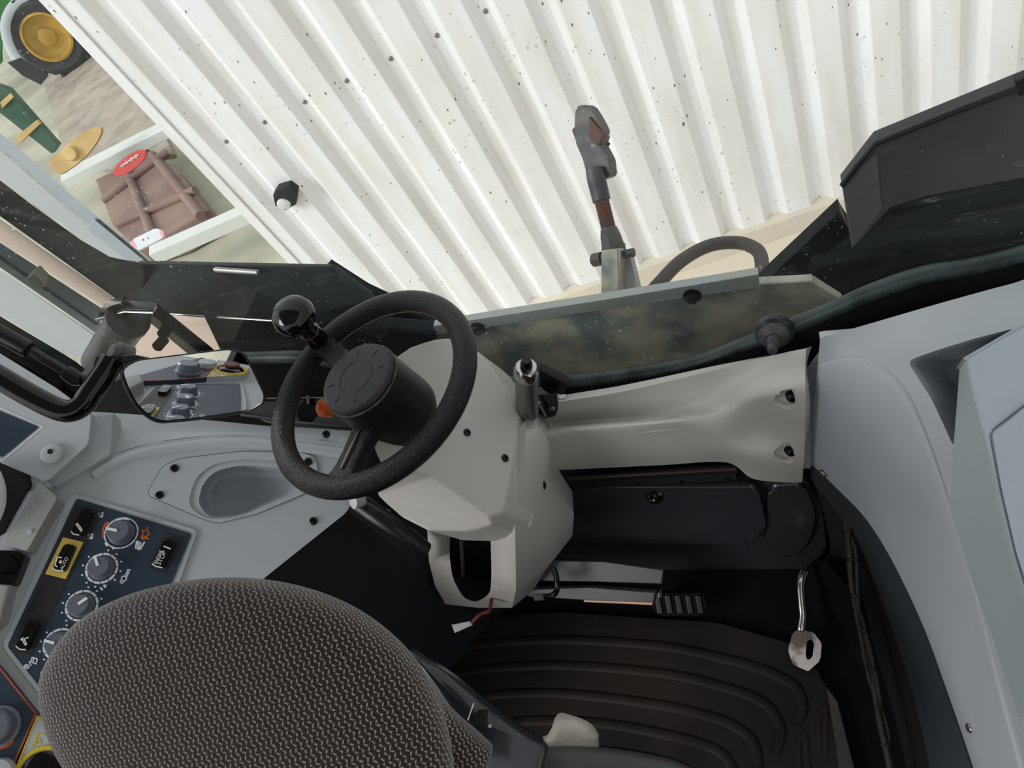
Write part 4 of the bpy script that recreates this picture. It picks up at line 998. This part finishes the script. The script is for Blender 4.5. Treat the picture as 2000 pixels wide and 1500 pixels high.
# ================================================================= LOWER REAR PANELS
rl = thing('slide_rail', 'black metal rail with small holes running below the pale dash beam', 'rail')
PRL = Yp(.69)
slab('rail', [(1092, 926), (1440, 902), (1456, 906), (1470, 938), (1440, 942), (1100, 958)], PRL, .02, 'black', rl, bevel=.002)
tube('round_bar', [Yp(.672).hit(1096, 934), Yp(.672).hit(1440, 914)], .010, plastic('oiled_bar', '2a211f', .3, .1, 200, metal=.4), rl, 14)
slab('flat_strip', [(1094, 946), (1436, 926), (1440, 938), (1096, 957)], Yp(.670), .008, 'mould', rl, bevel=.0015)
for p in ((1160, 949), (1245, 945), (1332, 940), (1424, 934)):
    link('rail_hole', lathe_bm([(.0055, -.002), (.0055, .0008), (.004, .001), (0, -.001)], Yp(.670).hit(*p), (0, -1, 0), 14), 'gloss', rl)
kpn = thing('kick_panel', 'glossy black moulded panel with a recessed field under the dash beam', 'panel')
PKP = Pl(Yp(.655).hit(1300, 1000), (0, -.93, .37))
k1 = slab('base_moulding', [(1088, 948), (1478, 936), (1566, 928), (1604, 985), (1615, 1075), (1562, 1118), (1502, 1146), (1470, 1134), (1090, 1092)], PKP, .05, 'mould', kpn, bevel=.012, r=8, seg=4)
slab('raised_field', [(1090, 952), (1478, 946), (1494, 1010), (1496, 1030), (1466, 1060), (1440, 1064), (1090, 1064)], PKP.off(.022), .05, 'mould', kpn, bevel=.010, r=18, seg=4)
slab('corner_bulge', [(1500, 946), (1566, 940), (1594, 1000), (1580, 1060), (1530, 1100), (1496, 1066)], PKP.off(.012), .05, 'mould', kpn, bevel=.016, r=20, seg=4)
q = PKP.off(.022).hit(1278, 968)
lathe('bolt', [(.017, -.004), (.017, .003), (.011, .005), (.0105, .016), (.007, .019), (0, .016)], q, (0, -.75, .65), 'gloss', kpn, 24)
# cross step bar, pedals
cbr = thing('step_bar', 'flat grey metal step bar across the footwell under the black panel', 'bar')
PSB = Pl(T(1160, 1140, 1.46), (0, -.62, .78))
slab('plate', [(1030, 1092), (1180, 1098), (1296, 1112), (1292, 1142), (1180, 1136), (1030, 1136)], PSB, .01, plastic('step_grey', '3a3b40', .45, .1, 200), cbr, bevel=.003)
slab('lower_lip', [(1030, 1150), (1150, 1148), (1280, 1156), (1276, 1182), (1150, 1172), (1030, 1166)], PSB.off(.02), .02, bpy.data.materials['step_grey'], cbr, bevel=.003)
slab('worn_edge', [(1140, 1172), (1274, 1177), (1274, 1182), (1140, 1176)], PSB.off(.022), .006, 'tan', cbr, bevel=.001)
slab('joining_web', [(1030, 1130), (1290, 1138), (1284, 1160), (1030, 1152)], PSB.off(-.01), .02, 'matte', cbr, bevel=.002)
ls = thing('thin_lever', 'thin black bent lever hanging below the steering column', 'lever')
tube('rod', cr([T(1080, 1108, 1.42), T(1086, 1125, 1.42), T(1088, 1150, 1.42), T(1080, 1162, 1.41), T(1062, 1166, 1.41)], 5), .006, 'gloss', ls, 10)
slab('foot', [(1040, 1160), (1064, 1158), (1068, 1172), (1044, 1174)], Pl(T(1055, 1166, 1.41), -ray(1055, 1166)), .02, 'darkiron', ls, bevel=.003)
bp = thing('brake_pedal', 'dark worn foot pedal below the step bar', 'pedal')
PBP = Pl(T(1325, 1178, 1.46), (.05, -.55, .83))
slab('pad', [(1268, 1160), (1372, 1158), (1382, 1190), (1376, 1202), (1290, 1204), (1274, 1190)], PBP, .03, 'matte', bp, bevel=.005, r=5)
for k_ in range(5): slab('pad_rib', [(1278 + k_ * 20, 1164), (1288 + k_ * 20, 1164), (1294 + k_ * 20, 1198), (1284 + k_ * 20, 1198)], PBP.off(.004), .008, 'black', bp, bevel=.001)
tube('arm', [T(1278, 1112, 1.49), T(1284, 1135, 1.48), T(1290, 1165, 1.475)], .008, 'mould', bp, 10)
sp_ = thing('slotted_pedal', 'worn bare metal octagonal pedal plate with a slot, beside the right console', 'pedal')
PSP = Pl(T(1572, 1270, 1.32), (-.15, -.45, .88))
oc = [(1548, 1236), (1562, 1228), (1590, 1236), (1605, 1256), (1602, 1290), (1579, 1312), (1548, 1298), (1539, 1270)]
pp = link('plate', prism_bm([PSP.hit(*p) for p in rnd(oc, 4, 2)], [PSP.off(-.006).hit(*p) for p in rnd(oc, 4, 2)], .001), 'pedal', sp_)
sl_ = rnd([(1576, 1252), (1584, 1248), (1590, 1256), (1587, 1284), (1577, 1290), (1573, 1280)], 5, 3)
cut(pp, prism_bm([PSP.off(.03).hit(*p) for p in sl_], [PSP.off(-.03).hit(*p) for p in sl_]))
tube('arm', cr([T(1572, 1118, 1.36), T(1564, 1140, 1.35), T(1566, 1180, 1.34), T(1568, 1205, 1.335), T(1563, 1234, 1.33)], 5), [.009] * 20 + [.006], 'chrome', sp_, 12)
wc_ = thing('wiring_connector', 'small white plug connector dangling on a dark red wire below the column', 'connector')
PW_ = Pl(T(909, 1220, 1.42), -ray(909, 1220) + V((.3, 0, 0)))
slab('plug', [(884, 1220), (918, 1213), (924, 1221), (898, 1232), (890, 1236)], PW_, .014, 'nylon', wc_, bevel=.002)
tube('wire', cr([T(922, 1216, 1.42), T(932, 1205, 1.42), T(942, 1198, 1.425), T(956, 1192, 1.43), T(960, 1170, 1.45)], 5), .004, 'wirered', wc_, 8)
# ================================================================= FLOOR MAT
fm = thing('floor_mat', 'black rubber floor mat with raised curved ribs', 'mat')
FM = Z(.02)
slab('sheet', rnd([(860, 1210), (1090, 1196), (1400, 1216), (1560, 1262), (1612, 1330), (1640, 1500), (1660, 1760), (640, 1760), (840, 1300)], 20, 3), FM, .018, 'mat', fm, bevel=.003)
ribs = [[(892, 1268), (960, 1256), (1100, 1250), (1290, 1262), (1420, 1288), (1500, 1312), (1552, 1340), (1568, 1380), (1554, 1414)],
        [(880, 1316), (960, 1305), (1100, 1300), (1290, 1315), (1420, 1344), (1490, 1372), (1520, 1410), (1524, 1440), (1512, 1470)],
        [(900, 1366), (980, 1356), (1100, 1355), (1280, 1376), (1400, 1404), (1455, 1432), (1476, 1462), (1480, 1500)],
        [(940, 1420), (1040, 1408), (1180, 1414), (1320, 1440), (1400, 1466), (1430, 1500), (1436, 1540)],
        [(990, 1480), (1120, 1466), (1260, 1480), (1350, 1510), (1380, 1550)]]
for r_ in ribs:
    tube('rib', cr([FM.hit(*p) + V((0, 0, .0005)) for p in r_], 6), .010, 'mat', fm, 12, flat=.45, hint=V((0, 0, 1)))
for r_ in ([(1614, 1378), (1598, 1398), (1602, 1470), (1612, 1475), (1614, 1378)], [(1572, 1430), (1558, 1452), (1562, 1510), (1580, 1510), (1572, 1430)]):
    tube('chevron', [FM.hit(*p) for p in r_], .006, 'mat', fm, 10, flat=.5, hint=V((0, 0, 1)))
slab('dusty_edge', [(1614, 1340), (1636, 1370), (1668, 1500), (1690, 1600), (1650, 1600), (1636, 1480)], Z(.024), .02, plastic('dusty_rubber', '4c3d31', .8, .3, 300, col2='2b2622', vscale=10), fm, bevel=.003)
# left side wall of the footwell
fw = patch('trim_3', [[PL.off(-.02).hit(*p) for p in ((694, 950), (678, 1000), (600, 1062), (505, 1138), (420, 1240), (330, 1400), (220, 1640))],
                      [V((PL.hit(*p).x + .03, PL.hit(*p).y, .02)) for p in ((694, 950), (678, 1000), (600, 1062), (505, 1138), (420, 1240), (330, 1400), (220, 1640))]], 'mould', None, .01, 4, 4); struct(fw)
# ================================================================= RIGHT CONSOLE
rc = thing('right_console', 'large pale grey moulded side console sweeping along the right of the cab', 'console')
rws = [[(1588, 912, 1.255), (1640, 962, 1.205), (1690, 1015, 1.16), (1740, 1095, 1.11), (1800, 1220, 1.05), (1850, 1355, 1.0), (1900, 1500, .955), (1950, 1660, .91)],
       [(1588, 870, 1.205), (1655, 905, 1.14), (1725, 950, 1.075), (1795, 1010, 1.02), (1860, 1135, .955), (1915, 1290, .91), (1970, 1450, .87), (2025, 1630, .83)],
       [(1590, 800, 1.14), (1672, 820, 1.065), (1765, 850, 1.0), (1850, 930, .94), (1930, 1050, .88), (1985, 1230, .845), (2045, 1400, .80), (2100, 1600, .765)],
       [(1596, 725, 1.085), (1690, 715, 1.02), (1800, 720, .965), (1925, 760, .905), (2060, 850, .83), (2150, 1050, .79), (2220, 1250, .745), (2300, 1500, .70)],
       [(1602, 660, 1.05), (1706, 630, 1.02), (1830, 594, .985), (1980, 553, .955), (2200, 500, .90), (2350, 800, .82), (2450, 1100, .78), (2550, 1400, .72)]]
rows = [[T(*p) for p in r_] for r_ in rws]
rb = patch('body', rows, 'grey', rc, .018, 6, 6)
RS = Surf(rb)
# raised teardrop cover
ea = cr([V(p) for p in ((1602, 712), (1596, 790), (1593, 860), (1592, 902), (1640, 948), (1688, 1000), (1738, 1080), (1798, 1205), (1848, 1335), (1899, 1480), (1960, 1660))], 5)
eb = cr([V(p) for p in ((1604, 709), (1640, 698), (1688, 697), (1732, 718), (1775, 766), (1810, 842), (1840, 925), (1872, 1030), (1918, 1180), (1972, 1400), (2040, 1640))], 5)
bm = bmesh.new(); g_ = []
for a_, b_ in zip(ea, eb):
    g_.append([bm.verts.new(RS.off(h).hit(*(a_.lerp(b_, s)))) for s, h in ((0, -.004), (.004, .002), (.03, .004), (.15, .006), (.3, .0065), (.45, .006), (.6, .0055), (.75, .005), (.9, .004), (.965, .0035), (.99, .002), (1, -.004))])
for i in range(len(g_) - 1):
    for k in range(11): bm.faces.new((g_[i][k], g_[i + 1][k], g_[i + 1][k + 1], g_[i][k + 1]))
link('raised_cover', bm, 'grey', rc, angle=60)
# open pocket beside the lid
pk3 = rnd([(1772, 706), (1800, 694), (1900, 662), (1985, 640), (1985, 700), (1900, 900), (1862, 872), (1820, 780)], 16, 5)
nrm = RS.nrm(1840, 760)
cut(rb, prism_bm([RS.hit(*p) + nrm * .04 for p in pk3], [RS.hit(*p) - nrm * .10 for p in pk3]))
bm = bmesh.new(); q0 = sum((RS.hit(*p) for p in pk3), V()) / len(pk3)
rgs = [[bm.verts.new(RS.hit(*p).lerp(q0, s_) - nrm * d_) for p in pk3] for s_, d_ in ((-.03, .004), (-.03, .05), (.15, .085))]
for a_, b_ in zip(rgs, rgs[1:]):
    for k in range(len(pk3)): bm.faces.new((a_[k], a_[(k + 1) % len(pk3)], b_[(k + 1) % len(pk3)], b_[k]))
bm.faces.new(rgs[-1]); link('pocket_bowl', bm, 'grey_dark', rc, angle=60)
for p in ((1612, 922), (1903, 1421)):
    screw(p[0], p[1], RS.off(.005), 9, rc, mat='steel', h=.004)
# left flange next to beam
patch('end_flange', [[T(1576, 720, 1.13), T(1574, 800, 1.17), T(1572, 850, 1.21), T(1570, 915, 1.27)], [T(1603, 690, 1.10), T(1596, 780, 1.16), T(1592, 850, 1.2), T(1590, 915, 1.27)]], 'grey', rc, .01, 3, 2)
# textured dark edge trim and black inner wall
B_ = [T(*p) for p in rws[0]]
I_ = [Z(.20).hit(*p) for p in ((1592, 948), (1628, 992), (1668, 1050), (1704, 1125), (1745, 1235), (1785, 1365), (1816, 1500), (1845, 1660))]
patch('edge_trim', [[p + V((-.002, 0, .004)) for p in B_], [a_.lerp(b_, .5) + V((-.006, 0, .004)) for a_, b_ in zip(B_, I_)], I_], 'trim', rc, .012, 6, 3)
F_ = [V((p.x - .03 + .0, p.y, .02)) for p in I_]
wi = patch('trim_4', [I_, [p.lerp(q_, .5) for p, q_ in zip(I_, F_)], F_], 'mould', None, .01, 5, 3); struct(wi)
hn = thing('cable_harness', 'taped bundle of thin black cables running down beside the dark edge trim', 'cables')
hp = [(1672, 1030, .20), (1682, 1080, .19), (1690, 1160, .17), (1704, 1240, .15), (1722, 1330, .13), (1742, 1420, .12), (1756, 1510, .11), (1775, 1620, .10)]
base_h = [Z(z).hit(px, py) + V((-.012, 0, .02)) for px, py, z in hp]
for k_ in range(4):
    off = [V((random.uniform(-.007, .007), random.uniform(-.006, .006), random.uniform(0, .008))) for _ in base_h]
    tube('cable', cr([p + o_ for p, o_ in zip(base_h, off)], 6), .0042 if k_ else .006, plastic('cable_brown', '1f1b18', .5) if k_ == 0 else bpy.data.materials['cable_brown'], hn, 10)
cb_ = cr(base_h, 6)
for i in range(3, len(cb_) - 2, 5):
    d_ = (cb_[i + 1] - cb_[i - 1]).normalized()
    tube('cable_tie', [cb_[i] - d_ * .002 + V((0, 0, .003)), cb_[i] + d_ * .002 + V((0, 0, .003))], .0125, 'black', hn, 12)
# dark bracket cavity behind the slotted pedal
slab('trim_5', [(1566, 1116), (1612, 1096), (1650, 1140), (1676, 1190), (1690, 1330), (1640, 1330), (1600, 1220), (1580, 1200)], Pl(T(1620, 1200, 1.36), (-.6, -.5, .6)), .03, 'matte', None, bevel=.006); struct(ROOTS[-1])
# lid box at the far right
lbx = thing('storage_box', 'pale grey lidded storage box at the right edge of the picture', 'storage box')
L_ = [(1874, 722, .905), (1868, 800, .905), (1860, 900, .89), (1856, 1000, .87), (1890, 1110, .85), (1940, 1250, .83), (1990, 1400, .81)]
Rg = [(1886, 704, .855), (1904, 780, .835), (1926, 850, .80), (1944, 950, .775), (1974, 1080, .75), (2026, 1250, .725), (2080, 1400, .70)]
Tp = [(2000, 638, .84), (2040, 700, .815), (2060, 800, .78), (2080, 930, .75), (2110, 1080, .72), (2160, 1250, .70), (2210, 1400, .68)]
Tq = [(2200, 560, .84), (2240, 660, .80), (2260, 780, .77), (2280, 920, .74), (2300, 1080, .71), (2340, 1250, .69), (2380, 1400, .66)]
bx_rows = [[T(*p) for p in L_], [T(*p).lerp(T(*q_), .93) for p, q_ in zip(L_, Rg)], [T(*p).lerp(T(*q_), .035) for p, q_ in zip(Rg, Tp)], [T(*p) for p in Tp], [T(*p) for p in Tq]]
lb2 = patch('body', bx_rows, 'grey_cool', lbx, .02, 1, 1, 50)
patch('end_wall', [[T(1874, 722, .905), T(1886, 704, .857), T(2000, 638, .842), T(2200, 560, .842)], [T(1880, 722, .97), T(1892, 706, .98), T(2005, 642, .98), T(2200, 570, .98)]], 'grey_cool', lbx, .004, 1, 1)
LB = Surf(lb2)
strokes('lid_seam', [[tuple(p) for p in resamp([(2080, 745, 0), (2000, 792, 0), (1934, 843, 0), (1934, 856, 0), (1952, 950, 0), (1982, 1080, 0), (2034, 1250, 0)], 40)]], LB, 2.2, 'knob', lbx, h=.001)
lay('lid', [(1938, 850), (2000, 800), (2080, 752), (2160, 900), (2160, 1250), (2040, 1250), (1985, 1080), (1955, 950)], LB, .003, 'grey_cool', lbx, r=6)
# ================================================================= SEAT
ds = thing('driver_seat', 'driver seat with dark brown woven backrest, black vinyl cushion and glossy side trim', 'seat')
SPn = Pl(T(490, 1380, .74), (.30, -.50, .80))
bo = [(93, 1345), (100, 1300), (125, 1252), (165, 1208), (225, 1172), (300, 1147), (400, 1133), (490, 1136), (580, 1154), (665, 1187), (735, 1232), (795, 1290), (838, 1355), (866, 1425), (880, 1500), (880, 1600), (800, 1720), (600, 1780), (380, 1740), (240, 1600), (150, 1500), (108, 1420)]
bo = [tuple(p) for p in cr([V(p) for p in bo], 4, True)]
pillow('backrest', bo, SPn, .055, .085, 'fabric', ds, 14, 2.6, hint=V((0, 0, 1)))
so3 = [tuple(p) for p in cr([V(p) for p in ((846, 1372), (900, 1412), (946, 1452), (960, 1475), (930, 1540), (860, 1620), (800, 1560), (830, 1450))], 4, True)]
pillow('side_bolster', so3, Pl(T(880, 1470, .80), (.30, -.50, .80)), .03, .04, 'fabric', ds, 10)
co_ = [tuple(p) for p in cr([V(p) for p in ((860, 1520), (940, 1478), (1040, 1460), (1150, 1459), (1260, 1474), (1350, 1502), (1500, 1600), (1500, 1760), (1200, 1850), (860, 1760), (800, 1620))], 4, True)]
pillow('cushion', co_, Pl(T(1120, 1560, .93), (.1, -.25, .96)), .03, .08, 'vinyl', ds, 12)
ao = [(800, 1272), (822, 1282), (870, 1308), (930, 1356), (990, 1404), (1046, 1440), (1070, 1456), (1066, 1480), (1040, 1540), (940, 1540), (900, 1440), (850, 1360)]
ao = [tuple(p) for p in cr([V(p) for p in ao], 3, True)]
PA = Pl(T(930, 1400, .92), (.35, -.35, .85))
at = pillow('side_trim', ao, PA, .022, .05, 'arm', ds, 12, 2.2)
ATS = Surf(at)
sw2 = lay('lumbar_switch', [(932, 1388), (950, 1390), (952, 1414), (946, 1420), (926, 1408)], ATS, .006, 'gloss', ds, r=4)
strokes('switch_mark', [[(925, 1374), (914, 1406)]], ATS, 2.4, 'white', ds)
strokes('switch_mark', [arc(957, 1418, 2.5, 2.5, 0, 360, 8)], ATS, 1.6, 'white', ds)
lathe('torn_foam', [(.0, 0)], T(300, 1480, .68), (0, 0, 1), 'tan', None) if False else None
gl = thing('gear_lever', 'cream coloured lever knob standing beyond the black seat cushion', 'lever')
PGL = Pl(T(1112, 1430, 1.0), (.3, -.35, .9))
kn = [(1056, 1446), (1066, 1440), (1078, 1420), (1084, 1402), (1092, 1395), (1106, 1397), (1148, 1412), (1166, 1432), (1169, 1444), (1164, 1480), (1110, 1500), (1070, 1470)]
kn = [tuple(p) for p in cr([V(p) for p in kn], 3, True)]
pillow('knob', kn, PGL, .026, .03, 'cream', gl, 10, 3.2)
tube('stalk', [T(1110, 1460, 1.02), T(1120, 1480, 1.2), V((-.42, .16, .05))], .010, 'black', gl, 12)
# ---------------------------------------------------------------- finish
bpy.context.view_layer.update()
for r in ROOTS:
    if r.parent: continue
    if r.type == 'EMPTY':
        pts = []
        for c in r.children_recursive:
            if c.type == 'MESH': pts += [c.matrix_world @ v.co for v in c.data.vertices]
        if not pts: continue
        lo = [min(p[i] for p in pts) for i in range(3)]; hi = [max(p[i] for p in pts) for i in range(3)]
        c0 = V(((lo[0] + hi[0]) / 2, (lo[1] + hi[1]) / 2, lo[2])); r.location = c0
        for c in r.children: c.location = c.location - c0
    elif r.matrix_world == Matrix.Identity(4):
        vs = [v.co for v in r.data.vertices]
        lo = [min(p[i] for p in vs) for i in range(3)]; hi = [max(p[i] for p in vs) for i in range(3)]
        c0 = V(((lo[0] + hi[0]) / 2, (lo[1] + hi[1]) / 2, lo[2]))
        if r.get('kind') == 'structure': continue
        r.data.transform(Matrix.Translation(-c0)); r.location = c0
cam = bpy.data.cameras.new('camera'); cam.sensor_width = 36; cam.lens = 36 * F / 2000; cam.clip_start = .01; cam.clip_end = 200
co = bpy.data.objects.new('camera', cam); COL.objects.link(co)
rx, dn, fw = img(1, 0, 0), img(0, 1, 0), img(0, 0, 1)
Mc = Matrix((rx, -dn, -fw)).transposed().to_4x4(); Mc.translation = CAM; co.matrix_world = Mc
SC.camera = co
w = bpy.data.worlds.new('overcast_sky'); SC.world = w; w.use_nodes = True
nt = w.node_tree; bg = nt.nodes['Background']
tc = N(nt, 'ShaderNodeTexCoord'); sx = N(nt, 'ShaderNodeSeparateXYZ'); nt.links.new(tc.outputs['Generated'], sx.inputs[0])
cr_ = N(nt, 'ShaderNodeValToRGB'); e = cr_.color_ramp.elements
e[0].position = .45; e[0].color = (.55, .55, .53, 1); e[1].position = .62; e[1].color = (.93, .97, 1, 1)
nt.links.new(mth(nt, 'MULTIPLY_ADD', sx.outputs['Z'], .5, .5), cr_.inputs['Fac']); nt.links.new(cr_.outputs['Color'], bg.inputs['Color'])
nt.links.new(mth(nt, 'MULTIPLY_ADD', mth(nt, 'SUBTRACT', mth(nt, 'MULTIPLY', sx.outputs['Y'], -.25), sx.outputs['X']), .32, .85), bg.inputs['Strength'])
bg.inputs['Strength'].default_value = 1.15
sd = bpy.data.lights.new('sun', 'SUN'); sd.energy = 1.75; sd.angle = math.radians(28); sd.color = (1, .99, .98)
so = bpy.data.objects.new('sun', sd); COL.objects.link(so)
so.rotation_euler = V((.52, .58, -.63)).to_track_quat('-Z', 'Y').to_euler()
SC.view_settings.view_transform = 'Standard'; SC.view_settings.look = 'None'; SC.view_settings.gamma = 1
SC.view_settings.use_curve_mapping = False; SC.view_settings.exposure = .42
SC.cycles.max_bounces = 8; SC.cycles.transparent_max_bounces = 12
